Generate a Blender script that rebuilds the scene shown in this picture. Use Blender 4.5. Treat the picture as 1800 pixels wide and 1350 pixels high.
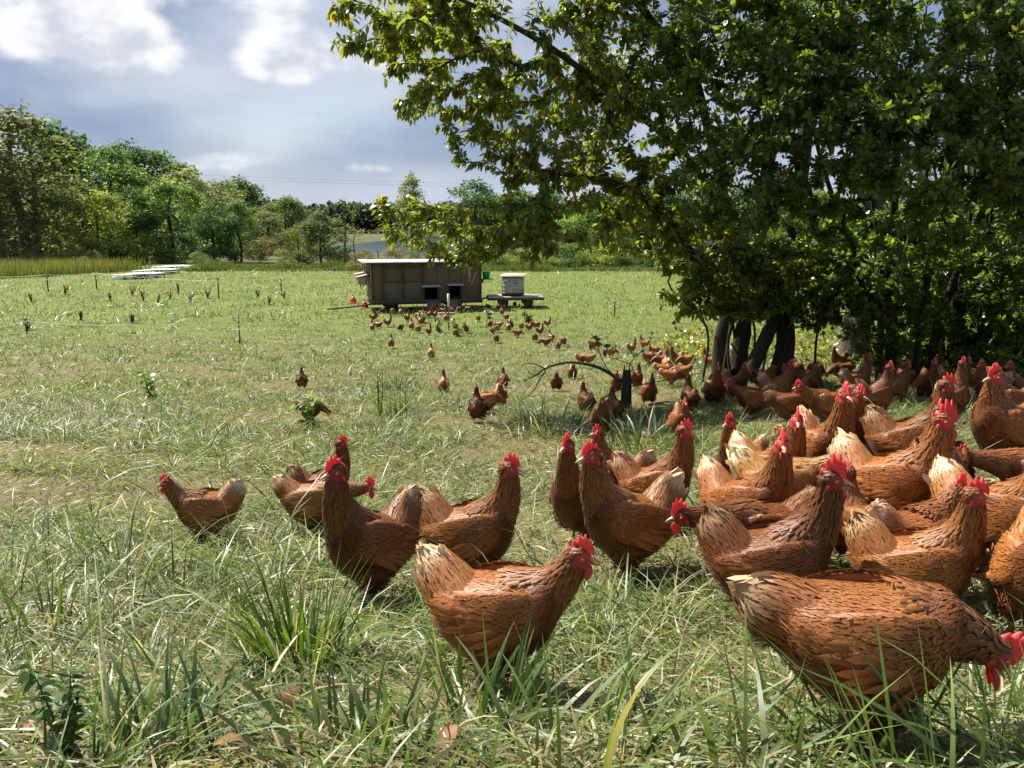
import bpy, bmesh, math, random
import numpy as np
from mathutils import Vector, Matrix
R = math.radians
for o in list(bpy.data.objects): bpy.data.objects.remove(o)
sc = bpy.context.scene
COL = sc.collection
rng = np.random.default_rng(7)
random.seed(7)

# ------------------------------------------------------------------ camera
CAM = np.array((0.0, 0.0, 3.3)); PITCH = R(11.0); FPX = 1413.0
cam = bpy.data.cameras.new('camera'); cam.sensor_width = 36; cam.lens = 36 * FPX / 1800
cam.clip_start = 0.02; cam.clip_end = 6000
cam_o = bpy.data.objects.new('camera', cam); COL.objects.link(cam_o)
cam_o.location = CAM; cam_o.rotation_euler = (R(90) - PITCH, 0, 0)
sc.camera = cam_o
FWD = np.array((0, math.cos(PITCH), -math.sin(PITCH))); UPV = np.array((0, math.sin(PITCH), math.cos(PITCH)))
RGT = np.array((1.0, 0, 0))

# ------------------------------------------------------------------ sun and sky
SUN_EL = R(52); SUN_AZ = R(50)          # ahead of the camera and to its left
SUNV = np.array((-math.sin(SUN_AZ) * math.cos(SUN_EL), math.cos(SUN_AZ) * math.cos(SUN_EL), math.sin(SUN_EL)))
sun = bpy.data.lights.new('sun', 'SUN'); sun.energy = 5.0; sun.angle = R(0.53); sun.color = (1.0, 0.94, 0.84)
sun_o = bpy.data.objects.new('sun', sun); COL.objects.link(sun_o)
sun_o.rotation_euler = Vector(SUNV).to_track_quat('Z', 'Y').to_euler()
sun_o.location = (-20, 20, 40)
SKY_STRENGTH = 0.06
sc.view_settings.view_transform = 'Standard'; sc.view_settings.look = 'None'
sc.view_settings.exposure = 1.14; sc.view_settings.gamma = 1.0; sc.view_settings.use_curve_mapping = False

def build_world():
    w = bpy.data.worlds.new('World'); sc.world = w; w.use_nodes = True
    nt = w.node_tree; N = nt.nodes; L = nt.links; N.clear()
    out = N.new('ShaderNodeOutputWorld'); bg = N.new('ShaderNodeBackground'); bg.inputs[1].default_value = SKY_STRENGTH
    L.new(bg.outputs[0], out.inputs[0])
    sky = N.new('ShaderNodeTexSky'); sky.sky_type = 'NISHITA'; sky.sun_disc = False
    sky.sun_elevation = SUN_EL; sky.sun_rotation = -SUN_AZ; sky.air_density = 1.0; sky.dust_density = 1.6; sky.ozone_density = 1.5
    tc = N.new('ShaderNodeTexCoord')
    def vm(op, a, b=None):
        n = N.new('ShaderNodeVectorMath'); n.operation = op
        for i, v in enumerate((a, b)):
            if v is None: continue
            if isinstance(v, (tuple, list)): n.inputs[i].default_value = v
            else: L.new(v, n.inputs[i])
        return n.outputs['Value'] if op in ('LENGTH', 'DISTANCE', 'DOT_PRODUCT') else n.outputs[0]
    def m(op, a, b=None, clamp=False):
        n = N.new('ShaderNodeMath'); n.operation = op; n.use_clamp = clamp
        for i, v in enumerate((a, b)):
            if v is None: continue
            if isinstance(v, (int, float)): n.inputs[i].default_value = v
            else: L.new(v, n.inputs[i])
        return n.outputs[0]
    def ss(v, a, b, lo=0, hi=1):
        n = N.new('ShaderNodeMapRange'); n.interpolation_type = 'SMOOTHSTEP'
        L.new(v, n.inputs[0])
        for i, x in enumerate((a, b, lo, hi)): n.inputs[i + 1].default_value = x
        return n.outputs[0]
    def noise(vec, scale, detail, rough, w=0):
        n = N.new('ShaderNodeTexNoise'); n.noise_dimensions = '3D'; L.new(vm('ADD', vec, (w, w * 1.7, w * .6)), n.inputs['Vector'])
        n.inputs['Scale'].default_value = scale
        n.inputs['Detail'].default_value = detail; n.inputs['Roughness'].default_value = rough
        return n.outputs[0]
    def mix(f, a, b):
        n = N.new('ShaderNodeMix'); n.data_type = 'RGBA'
        if isinstance(f, (int, float)): n.inputs[0].default_value = f
        else: L.new(f, n.inputs[0])
        for i, v in ((6, a), (7, b)):
            if isinstance(v, (tuple, list)): n.inputs[i].default_value = (*v, 1)
            else: L.new(v, n.inputs[i])
        return n.outputs[2]
    d = vm('NORMALIZE', tc.outputs['Generated'])
    sep = N.new('ShaderNodeSeparateXYZ'); L.new(d, sep.inputs[0])
    z = sep.outputs[2]
    k = 0.66 / SKY_STRENGTH
    def c(r, g, b): return (r * k, g * k, b * k)
    # a high grey-blue layer with soft rents in it
    n1 = noise(vm('MULTIPLY', d, (1, 1, 2.0)), 2.2, 2, 0.5, 3.1)
    veil = ss(n1, 0.20, 0.55)
    n2 = noise(vm('MULTIPLY', d, (1, 1, 2.2)), 4.2, 4, 0.5, 8.2)
    grey = mix(ss(n2, 0.34, 0.70), c(0.165, 0.230, 0.355), c(0.44, 0.475, 0.545))
    skycol = mix(m('MULTIPLY', veil, 0.92), sky.outputs[0], grey)
    # paler towards the horizon, where one looks through more air
    hz = ss(z, 0.0, 0.13, 1.0, 0.0)
    skycol = mix(m('MULTIPLY', hz, 0.8), skycol, c(0.43, 0.475, 0.55))
    # heaped white clouds
    dd = vm('MULTIPLY', d, (1, 1, 1.5))
    n3 = noise(dd, 9.0, 7, 0.56, 1.7)
    n4 = noise(dd, 2.6, 1, 0.5, 5.3)
    field = m('ADD', m('MULTIPLY', n3, 1.5), m('MULTIPLY', n4, 0.8))
    def blob(px, py, rx, rz, amp):
        v = FWD * FPX + RGT * (px - 900) + UPV * (675 - py); v = v / np.linalg.norm(v)
        df = vm('SUBTRACT', d, tuple(v)); df = vm('MULTIPLY', df, (1 / rx, 1 / rx, 1 / rz))
        return m('MULTIPLY', ss(vm('LENGTH', df), 0.0, 1.0, 1, 0), amp)
    acc = field
    for b in ((150, 35, .12, .07, .55), (75, 68, .10, .032, .40), (240, 85, .10, .045, .42), (490, 75, .075, .075, .55), (590, 105, .15, .06, .5), (480, 118, .08, .03, .3),
              (450, 0, .14, .03, .4), (400, 285, .2, .022, .38), (660, 297, .08, .016, .5), (560, 215, .12, .045, .34)):
        acc = m('ADD', acc, blob(*b))
    mask = ss(acc, 1.32, 1.70)
    n5 = noise(vm('ADD', dd, (0.03, 0.0, -0.04)), 9.0, 3, 0.55, 1.7)
    core = ss(m('ADD', m('SUBTRACT', n5, n3), m('MULTIPLY', m('SUBTRACT', acc, 1.5), 0.15)), -0.03, 0.16)
    white = mix(core, c(0.70, 0.70, 0.71), c(0.46, 0.49, 0.55))
    col = mix(m('MULTIPLY', mask, 0.96), skycol, white)
    L.new(col, bg.inputs[0])
    w.cycles.sampling_method = 'MANUAL'; w.cycles.sample_map_resolution = 512
build_world()
sc.render.engine = 'CYCLES'
cy = sc.cycles
cy.max_bounces = 7; cy.diffuse_bounces = 3; cy.glossy_bounces = 2; cy.transmission_bounces = 4; cy.transparent_max_bounces = 6
cy.caustics_reflective = False; cy.caustics_refractive = False; cy.sample_clamp_indirect = 4.0
cy.use_denoising = True
try: cy.denoiser = 'OPENIMAGEDENOISE'; cy.denoising_input_passes = 'RGB_ALBEDO_NORMAL'; cy.denoising_prefilter = 'FAST'
except Exception: pass

# ------------------------------------------------------------------ helpers
_DY = np.array([-30, 0, 1, 1.25, 1.7, 2.4, 3.0, 4.3, 6, 8, 12, 18, 25, 31, 45, 60, 100, 200, 5000.0])
_DZ = np.array([.34, .48, .74, .84, 1.0, 1.12, 1.24, 1.42, 1.62, 1.90, 2.42, 2.90, 3.15, 3.2, 3.25, 3.35, 3.6, 4.0, 4.0])
def _smooth_drop(y):
    y = np.asarray(y, float); s = np.zeros_like(y); acc = 0
    for t in np.linspace(-1, 1, 7):
        s += np.interp(y + t * 0.22 * np.clip(np.abs(y), 0.6, 40), _DY, _DZ); acc += 1
    return s / acc
def sstep(v, a, b):
    t = np.clip((np.asarray(v, float) - a) / (b - a), 0, 1); return t * t * (3 - 2 * t)
def height(x, y):
    x = np.asarray(x, float); y = np.asarray(y, float)
    z = CAM[2] - _smooth_drop(y)
    z = z + 0.018 * np.sin(x * 3.1 + 1.3 * np.sin(y * 2.3)) * np.sin(y * 2.7 + 0.7) + 0.03 * np.sin(x * 0.9 + 2) * np.sin(y * 0.8 + 1)
    z = z + 0.32 * np.exp(-((x - 1.75) / .95) ** 2 - ((y - 3.1) / .95) ** 2)
    z = z + 0.20 * sstep(x, .9, 2.8) * sstep(y, 3.6, 6.0) * (1 - sstep(y, 13, 21))
    dip = sstep(y, 105, 150) * sstep(-y, -520, -495) * sstep(x, -62, -38)
    return z - 2.4 * dip
def ray(px, py):
    return FWD * FPX + RGT * (px - 900) + UPV * (675 - py)
def at(px, py, depth):                     # a point at a given distance along the view axis
    return CAM + ray(px, py) * (depth / FPX)
def ground(px, py, lo=0.3, hi=900.0):      # where the sight line meets the terrain
    r = ray(px, py) / FPX
    ts = np.geomspace(lo, hi, 1500)
    P = CAM[None] + r[None] * ts[:, None]
    g = P[:, 2] - height(P[:, 0], P[:, 1])
    i = np.argmax(g < 0)
    if g[i] >= 0: i = len(ts) - 1
    t0, t1 = ts[max(i - 1, 0)], ts[i]
    for _ in range(18):
        tm = (t0 + t1) / 2; p = CAM + r * tm
        if p[2] - height(p[0], p[1]) < 0: t1 = tm
        else: t0 = tm
    p = CAM + r * t1
    return np.array((p[0], p[1], float(height(p[0], p[1]))))
def gz(x, y): return float(height(x, y))

def mesh_np(name, verts, faces, mats=(), cols=None, smooth=False, matidx=None, loop_total=None):
    """faces: list of arrays of shape (n,3) / (n,4)"""
    me = bpy.data.meshes.new(name)
    verts = np.ascontiguousarray(verts, dtype=np.float32).reshape(-1, 3)
    if isinstance(faces, np.ndarray): faces = [faces]
    faces = [np.asarray(f, np.int32) for f in faces if len(f)]
    lt = np.concatenate([np.full(len(f), f.shape[1], np.int32) for f in faces])
    li = np.concatenate([f.ravel() for f in faces]).astype(np.int32)
    ls = np.concatenate(([0], np.cumsum(lt)[:-1])).astype(np.int32)
    me.vertices.add(len(verts)); me.vertices.foreach_set('co', verts.ravel())
    me.loops.add(len(li)); me.loops.foreach_set('vertex_index', li)
    me.polygons.add(len(lt)); me.polygons.foreach_set('loop_start', ls); me.polygons.foreach_set('loop_total', lt)
    if smooth: me.polygons.foreach_set('use_smooth', np.ones(len(lt), bool))
    if matidx is not None: me.polygons.foreach_set('material_index', np.asarray(matidx, np.int32))
    me.update(calc_edges=True)
    if cols is not None:
        a = me.color_attributes.new('Col', 'FLOAT_COLOR', 'POINT')
        c4 = np.ones((len(verts), 4), np.float32); c4[:, :3] = np.asarray(cols, np.float32).reshape(-1, 3)
        a.data.foreach_set('color', c4.ravel())
    for m_ in mats: me.materials.append(m_)
    return me
def link(name, data, parent=None, loc=None, rot=None, scale=None):
    o = bpy.data.objects.new(name, data); COL.objects.link(o)
    if parent is not None: o.parent = parent
    if loc is not None: o.location = [float(v) for v in loc]
    if rot is not None: o.rotation_euler = rot
    if scale is not None: o.scale = (scale,) * 3 if isinstance(scale, (int, float)) else scale
    return o
def tag(o, label=None, cat=None, group=None, kind=None):
    if label: o['label'] = label
    if cat: o['category'] = cat
    if group: o['group'] = group
    if kind: o['kind'] = kind
    return o
def empty(name, loc=(0, 0, 0), rz=0):
    o = link(name, None, loc=loc, rot=(0, 0, rz)); o.empty_display_size = 0.1
    return o

class MB:                                    # collects shapes into one mesh
    def __init__(s): s.v = []; s.f4 = []; s.f3 = []; s.n = 0
    def add(s, v, f):
        v = np.asarray(v, float).reshape(-1, 3); s.v.append(v)
        for q in f:
            (s.f4 if len(q) == 4 else s.f3).append([i + s.n for i in q])
        s.n += len(v)
    def box(s, c, d, rot=None, bev=0.0):
        c = np.asarray(c, float); h = np.asarray(d, float) / 2
        if bev > 0:
            b = min(bev, *(h * 0.45)); pts = []; 
            bm = bmesh.new(); bmesh.ops.create_cube(bm, size=2)
            for v in bm.verts: v.co = Vector([v.co[i] * h[i] for i in range(3)])
            bmesh.ops.bevel(bm, geom=bm.edges[:] , offset=b, segments=1, affect='EDGES')
            bm.verts.index_update()
            V = np.array([v.co[:] for v in bm.verts]); F = []
            for f in bm.faces:
                ix = [v.index for v in f.verts]
                if len(ix) <= 4: F.append(ix)
                else: F += [(ix[0], ix[i], ix[i + 1]) for i in range(1, len(ix) - 1)]
            bm.free()
        else:
            V = np.array([(x, y, z) for x in (-1, 1) for y in (-1, 1) for z in (-1, 1)], float) * h
            F = [(0, 1, 3, 2), (4, 6, 7, 5), (0, 4, 5, 1), (2, 3, 7, 6), (0, 2, 6, 4), (1, 5, 7, 3)]
        if rot is not None: V = V @ np.array(Matrix(rot).to_3x3() if not isinstance(rot, np.ndarray) else rot).T
        s.add(V + c, F)
    def tube(s, pts, radii, n=8, caps=True, lump=0.):
        pts = np.asarray(pts, float); k = len(pts); radii = np.broadcast_to(np.asarray(radii, float), (k,))
        T = np.gradient(pts, axis=0); T /= np.maximum(np.linalg.norm(T, axis=1, keepdims=True), 1e-9)
        ref = np.array((0, 0, 1.0)) if abs(T[0, 2]) < 0.9 else np.array((1.0, 0, 0))
        a = np.linspace(0, 2 * np.pi, n, endpoint=False); V = []
        u = np.cross(T[0], ref); u /= np.linalg.norm(u)
        for i in range(k):
            u = u - T[i] * np.dot(u, T[i]); u /= np.linalg.norm(u) + 1e-12; w = np.cross(T[i], u)
            lm = 1 + lump * (np.sin(3 * a + i * .31 + pts[0][0] * 7) * .5 + np.sin(5 * a - i * .23 + 1) * .35 + .5 * math.sin(i * .8 + pts[0][0] * 3))
            V.append(pts[i] + radii[i] * lm[:, None] * (np.cos(a)[:, None] * u + np.sin(a)[:, None] * w))
        F = []
        for i in range(k - 1):
            for j in range(n):
                j2 = (j + 1) % n; F.append((i * n + j, i * n + j2, (i + 1) * n + j2, (i + 1) * n + j))
        V = np.concatenate(V)
        if caps:
            V = np.concatenate([V, pts[:1], pts[-1:]]); c0, c1 = k * n, k * n + 1
            for j in range(n):
                j2 = (j + 1) % n; F.append((c0, j2, j)); F.append((c1, (k - 1) * n + j, (k - 1) * n + j2))
        s.add(V, F)
    def lathe(s, prof, n=16, c=(0, 0, 0), axis='z'):
        a = np.linspace(0, 2 * np.pi, n, endpoint=False); V = []; F = []
        for r, z in prof: V.append(np.stack([r * np.cos(a), r * np.sin(a), np.full(n, z)], 1))
        k = len(prof)
        for i in range(k - 1):
            for j in range(n):
                j2 = (j + 1) % n; F.append((i * n + j, i * n + j2, (i + 1) * n + j2, (i + 1) * n + j))
        V = np.concatenate(V)
        if axis == 'y': V = V[:, [0, 2, 1]] * np.array((1, 1, 1))
        if axis == 'x': V = V[:, [2, 1, 0]]
        s.add(V + np.asarray(c, float), F)
    def mesh(s, name, mat, smooth=False, cols=None):
        fs = []
        if s.f4: fs.append(np.array(s.f4))
        if s.f3: fs.append(np.array(s.f3))
        return mesh_np(name, np.concatenate(s.v), fs, (mat,) if mat else (), cols, smooth)
    def build(s, name, mat, parent=None, smooth=False, **k):
        return link(name, s.mesh(name, mat, smooth), parent, **k)

# ------------------------------------------------------------------ materials
class NT:
    def __init__(s, name):
        s.m = bpy.data.materials.new(name); s.m.use_nodes = True; s.t = s.m.node_tree; s.N = s.t.nodes; s.L = s.t.links
        s.N.clear(); s.out = s.N.new('ShaderNodeOutputMaterial')
    def n(s, kind, **kw):
        nd = s.N.new(kind)
        for k, v in kw.items():
            if hasattr(nd, k): setattr(nd, k, v)
        return nd
    def set(s, sock, v):
        if isinstance(v, bpy.types.NodeSocket): s.L.new(v, sock)
        elif isinstance(v, (tuple, list)) and len(v) == 3 and len(sock.default_value) == 4: sock.default_value = (*v, 1)
        else: sock.default_value = v
    def noise(s, scale, detail=4, rough=.55, vec=None, coord='Object', w=None):
        nd = s.n('ShaderNodeTexNoise')
        if vec is None: vec = s.coord(coord)
        s.set(nd.inputs['Vector'], vec); nd.inputs['Scale'].default_value = scale; nd.inputs['Detail'].default_value = detail; nd.inputs['Roughness'].default_value = rough
        return nd.outputs[0]
    def coord(s, which='Object'):
        if which == 'World': return s.n('ShaderNodeNewGeometry').outputs['Position']
        return s.n('ShaderNodeTexCoord').outputs[which]
    def scaled(s, vec, sc_):
        v = s.n('ShaderNodeVectorMath', operation='MULTIPLY'); s.set(v.inputs[0], vec); v.inputs[1].default_value = sc_; return v.outputs[0]
    def ramp(s, f, stops):
        nd = s.n('ShaderNodeValToRGB'); s.set(nd.inputs[0], f); e = nd.color_ramp.elements
        while len(e) < len(stops): e.new(0.5)
        for i, (p, c) in enumerate(stops): e[i].position = p; e[i].color = (*c, 1)
        return nd.outputs[0]
    def mix(s, f, a, b, mode='MIX'):
        nd = s.n('ShaderNodeMix', data_type='RGBA', blend_type=mode); s.set(nd.inputs[0], f); s.set(nd.inputs[6], a); s.set(nd.inputs[7], b); return nd.outputs[2]
    def math(s, op, a, b=0.0):
        nd = s.n('ShaderNodeMath', operation=op); s.set(nd.inputs[0], a); s.set(nd.inputs[1], b); return nd.outputs[0]
    def attr(s, name='Col'):
        nd = s.n('ShaderNodeAttribute'); nd.attribute_name = name; return nd.outputs['Color']
    def objcol(s): return s.n('ShaderNodeObjectInfo').outputs['Color']
    def objrand(s): return s.n('ShaderNodeObjectInfo').outputs['Random']
    def bump(s, h, strength=.3, dist=.01):
        nd = s.n('ShaderNodeBump'); s.set(nd.inputs['Height'], h); nd.inputs['Strength'].default_value = strength; nd.inputs['Distance'].default_value = dist; return nd.outputs[0]
    def principled(s, base, rough=.6, spec=.4, normal=None, **kw):
        b = s.n('ShaderNodeBsdfPrincipled'); s.set(b.inputs['Base Color'], base); s.set(b.inputs['Roughness'], rough); s.set(b.inputs['Specular IOR Level'], spec)
        if normal is not None: s.L.new(normal, b.inputs['Normal'])
        for k, v in kw.items(): s.set(b.inputs[k.replace('_', ' ')], v)
        return b.outputs[0]
    def translucent(s, shader, color, f):
        t = s.n('ShaderNodeBsdfTranslucent'); s.set(t.inputs[0], color); mx = s.n('ShaderNodeMixShader'); mx.inputs[0].default_value = f
        s.L.new(shader, mx.inputs[1]); s.L.new(t.outputs[0], mx.inputs[2]); return mx.outputs[0]
    def done(s, shader): s.L.new(shader, s.out.inputs[0]); return s.m

def mat_plain(name, col, rough=.6, spec=.4, var=.25, scale=12., metal=0., bump=0.):
    t = NT(name); n = t.noise(scale, 5, .6)
    base = t.mix(n, tuple(v * (1 - var) for v in col), tuple(min(1, v * (1 + var)) for v in col))
    nb = t.bump(n, bump, .01) if bump else None
    return t.done(t.principled(base, rough, spec, nb, Metallic=metal))
def mat_leaf(name, trans=.4, rough=.42, spec=.5, tint=True, boost=(1.5, 1.6, .7)):
    t = NT(name); c = t.attr()
    if tint: c = t.mix(1.0, c, t.objcol(), 'MULTIPLY')
    tc = t.mix(1.0, c, boost, 'MULTIPLY')
    return t.done(t.translucent(t.principled(c, rough, spec), tc, trans))
# ------------------------------------------------------------------ terrain, lake
_VN = np.random.default_rng(11).random((256, 256))
def vnoise(x, y, s, off=0.0):
    x = np.asarray(x, float)*s+off*17.3+100; y = np.asarray(y, float)*s+off*9.1+100
    i = np.floor(x).astype(int); j = np.floor(y).astype(int); fx = x-i; fy = y-j; fx = fx*fx*(3-2*fx); fy = fy*fy*(3-2*fy)
    a = _VN[i % 256, j % 256]; b = _VN[(i+1) % 256, j % 256]; c = _VN[i % 256, (j+1) % 256]; d = _VN[(i+1) % 256, (j+1) % 256]
    return (a*(1-fx)+b*fx)*(1-fy)+(c*(1-fx)+d*fx)*fy
def fbm(x, y, s, off=0.): return (vnoise(x, y, s, off)+.5*vnoise(x, y, s*2.1, off+1)+.25*vnoise(x, y, s*4.3, off+2))/1.75
def bare(x, y):                               # where the sward is worn to straw and earth
    b = sstep(fbm(x, y*1.6, .55, 3.), .50, .68)*(1-.7*sstep(y, 11, 20))*(1-.35*sstep(-y, -4, -2))
    b = np.maximum(b, .8*np.exp(-((x-1.7)**2/1.2+(y-9.3)**2/.7)))
    b = np.maximum(b, .75*np.exp(-((x-3.6)**2/2.5+(y-9.6)**2/1.2)))
    b = np.maximum(b, .6*np.exp(-((x-5.5)**2/9+(y-28.5)**2/.8)))
    b = np.maximum(b, .6*np.exp(-((x+.4)**2/.12+(y-5.2)**2/.25)))
    return np.clip(b, 0, 1)

ys = np.concatenate([np.linspace(-8, 0, 9)[:-1], np.arange(0, 12, .16), np.geomspace(12, 60, 70)[0:], np.geomspace(64, 600, 60), np.geomspace(650, 5200, 18)])
us = np.concatenate([-np.geomspace(1.0, .12, 40), np.linspace(-.11, .11, 12), np.geomspace(.12, 1.0, 40)])
YY, UU = np.meshgrid(ys, us, indexing='ij'); XX = UU*(np.abs(YY)*1.5+9); ZZ = height(XX, YY)
ny, nx = YY.shape
idx = np.arange(ny*nx).reshape(ny, nx)
quads = np.stack([idx[:-1, :-1], idx[:-1, 1:], idx[1:, 1:], idx[1:, :-1]], -1).reshape(-1, 4)
bb = bare(XX, YY).ravel()
def ground_mat():
    t = NT('pasture_ground'); P = t.coord('World'); b = t.attr()
    sep = t.n('ShaderNodeSeparateColor'); t.L.new(b, sep.inputs[0])
    n1 = t.noise(.35, 3, .6, P); n2 = t.noise(3.0, 5, .65, P); n3 = t.noise(30., 4, .7, P)
    soil = t.mix(n3, (.055, .038, .020), (.19, .135, .07))
    straw = t.mix(n3, (.10, .082, .038), (.25, .205, .105))
    green = t.mix(n2, (.045, .072, .018), (.105, .135, .042))
    near = t.mix(t.ramp(n2, [(.40, (0, 0, 0)), (.62, (1, 1, 1))]), straw, green)
    near = t.mix(sep.outputs[0], near, t.mix(n2, soil, straw))
    far = t.mix(t.ramp(n1, [(.3, (0, 0, 0)), (.7, (1, 1, 1))]), (.085, .13, .023), (.135, .16, .036))
    far = t.mix(.35, far, t.mix(n2, (.06, .10, .018), (.20, .215, .07)))
    c = t.mix(sep.outputs[1], near, far); c = t.mix(sep.outputs[2], c, t.mix(n2, (.06, .065, .028), (.11, .10, .045)))
    return t.done(t.principled(c, .9, .15, t.bump(n3, .8, .03)))
gcols = np.stack([bb, sstep(YY, 12, 30).ravel(), sstep(YY, 70, 84).ravel()], 1)
pasture = link('pasture_ground', mesh_np('pasture_ground', np.stack([XX, YY, ZZ], -1), quads, (ground_mat(),), gcols, True))
tag(pasture, kind='structure')
def water_mat():
    t = NT('lake_water'); n = t.noise(.6, 3, .6, t.scaled(t.coord('World'), (1, .25, 1)))
    return t.done(t.principled((.05, .075, .09), .12, .5, t.bump(n, .12, .1)))
mb = MB(); mb.add([(-58, 132, -1.75), (700, 132, -1.75), (700, 515, -1.75), (-58, 515, -1.75)], [(0, 1, 2, 3)])
lake = mb.build('lake', water_mat()); tag(lake, kind='structure')
# ------------------------------------------------------------------ hens
def feather_mat():
    t = NT('feather'); c = t.mix(1.0, t.attr(), t.objcol(), 'MULTIPLY')
    n = t.noise(60, 4, .6); c = t.mix(.5, c, t.mix(n, (.5, .45, .4), (1.45, 1.45, 1.45)), 'MULTIPLY')
    n2 = t.noise(260, 2, .6)
    return t.done(t.translucent(t.principled(c, .5, .35, t.bump(n2, .25, .002), Sheen_Weight=.04, Sheen_Roughness=.4), c, .10))
def skin_mat():
    t = NT('comb_skin'); n = t.noise(180, 3, .6)
    c = t.mix(n, (.55, .035, .040), (.76, .12, .115))
    return t.done(t.translucent(t.principled(c, .42, .45, t.bump(n, .35, .002)), (.95, .10, .10), .34))
M_FEATHER = feather_mat(); M_SKIN = skin_mat()
M_BEAK = mat_plain('beak_horn', (.42, .26, .13), .4, .5, .3, 90)
M_LEG = mat_plain('leg_scale', (.50, .36, .17), .55, .4, .3, 120, bump=.4)
M_IRIS = mat_plain('iris', (.55, .20, .04), .1, .7, .15, 200)
M_PUPIL = mat_plain('pupil', (.006, .006, .006), .06, .8, .1, 50)

C_BACK = np.array((.265, .102, .027)); C_BACKE = np.array((.46, .215, .085))
C_NECK = np.array((.125, .041, .012)); C_NECKE = np.array((.34, .150, .047))
C_BREAST = np.array((.175, .062, .016)); C_BREASTE = np.array((.30, .115, .038))
C_FLUFF = np.array((.36, .18, .065)); C_CREAM = np.array((.66, .52, .35))
C_TAIL = np.array((.31, .135, .042))

class Loft:
    """closed tube of elliptical sections: spine P, side S, up U, half-widths w, half-heights up t and down b"""
    def __init__(s, P, S, U, w, t, b, nu=28, nv=24):
        k = len(P); x = np.linspace(0, 1, k); q = np.linspace(0, 1, nu)
        def rs(a):
            a = np.asarray(a, float)
            if a.ndim == 1: return Loft.cr(x, a, q)
            return np.stack([Loft.cr(x, a[:, i], q) for i in range(a.shape[1])], 1)
        s.P, s.S, s.U = rs(P), rs(S), rs(U)
        s.S /= np.linalg.norm(s.S, axis=1, keepdims=True); s.U /= np.linalg.norm(s.U, axis=1, keepdims=True)
        s.w, s.t, s.b = np.maximum(rs(w), .001), np.maximum(rs(t), .001), np.maximum(rs(b), .001)
        a = np.linspace(0, 2 * np.pi, nv, endpoint=False); s.nu, s.nv = nu, nv
        sn = np.sin(a)
        hh = np.where(sn[None] > 0, s.t[:, None], s.b[:, None])
        s.G = s.P[:, None] + s.S[:, None] * (s.w[:, None] * np.cos(a))[..., None] + s.U[:, None] * (hh * sn[None])[..., None]
    @staticmethod
    def cr(x, y, q):                       # smooth interpolation
        m_ = np.gradient(y, x); i = np.clip(np.searchsorted(x, q) - 1, 0, len(x) - 2); h = x[i + 1] - x[i]; t = (q - x[i]) / h
        return (2*t**3-3*t**2+1)*y[i] + (t**3-2*t**2+t)*h*m_[i] + (-2*t**3+3*t**2)*y[i+1] + (t**3-t**2)*h*m_[i+1]
    def add_to(s, mb):
        nu, nv = s.nu, s.nv
        F = [(i*nv+j, i*nv+(j+1) % nv, (i+1)*nv+(j+1) % nv, (i+1)*nv+j) for i in range(nu-1) for j in range(nv)]
        V = np.concatenate([s.G.reshape(-1, 3), s.G[0].mean(0)[None], s.G[-1].mean(0)[None]])
        F += [(nu*nv, (j+1) % nv, j) for j in range(nv)] + [(nu*nv+1, (nu-1)*nv+j, (nu-1)*nv+(j+1) % nv) for j in range(nv)]
        mb.add(V, F)
    def at(s, u, a):
        fu = np.clip(u, 0, .9999) * (s.nu - 1); i = fu.astype(int); fu = (fu - i)[:, None]
        fa = (a / (2*np.pi) % 1) * s.nv; j = fa.astype(int) % s.nv; fa = (fa - np.floor(fa))[:, None]; j2 = (j+1) % s.nv
        G = s.G; A, B, C, D = G[i, j], G[i+1, j], G[i+1, j2], G[i, j2]
        P = (A*(1-fu)+B*fu)*(1-fa) + (D*(1-fu)+C*fu)*fa
        Tu = (B-A)*(1-fa) + (C-D)*fa; Ta = (D-A)*(1-fu) + (C-B)*fu
        Nn = np.cross(Ta, Tu); Nn /= np.maximum(np.linalg.norm(Nn, axis=1, keepdims=True), 1e-9)
        c = s.P[i]*(1-fu)+s.P[i+1]*fu
        Nn = np.where(((P-c)*Nn).sum(1, keepdims=True) < 0, -Nn, Nn)
        Tu /= np.maximum(np.linalg.norm(Tu, axis=1, keepdims=True), 1e-9)
        return P, Tu, Nn
    def sample(s, spacing, r, u0=0., u1=1.):   # jittered, even-ish cover, tail end first
        U = []; A = []
        us = np.linspace(0, 1, 80); Pc = Loft.lerp(s.P, us); Ls = np.concatenate(([0], np.cumsum(np.linalg.norm(np.diff(Pc, axis=0), axis=1))))
        row = 0; l = Ls[-1]*u0
        while l < Ls[-1]*u1:
            u = np.interp(l, Ls, us); w_ = np.interp(u, np.linspace(0, 1, s.nu), s.w); h_ = np.interp(u, np.linspace(0, 1, s.nu), (s.t+s.b)/2)
            per = 2*np.pi*math.sqrt((w_*w_+h_*h_)/2); n = max(4, int(per/spacing))
            a = (np.arange(n) + .5*(row % 2) + r.uniform(-.3, .3, n))/n*2*np.pi
            U.append(np.full(n, u) + r.uniform(-.35, .35, n)*spacing/Ls[-1]); A.append(a); l += spacing*.95; row += 1
        return np.concatenate(U), np.concatenate(A)
    @staticmethod
    def lerp(P, us):
        x = np.linspace(0, 1, len(P)); return np.stack([np.interp(us, x, P[:, i]) for i in range(3)], 1)

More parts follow.
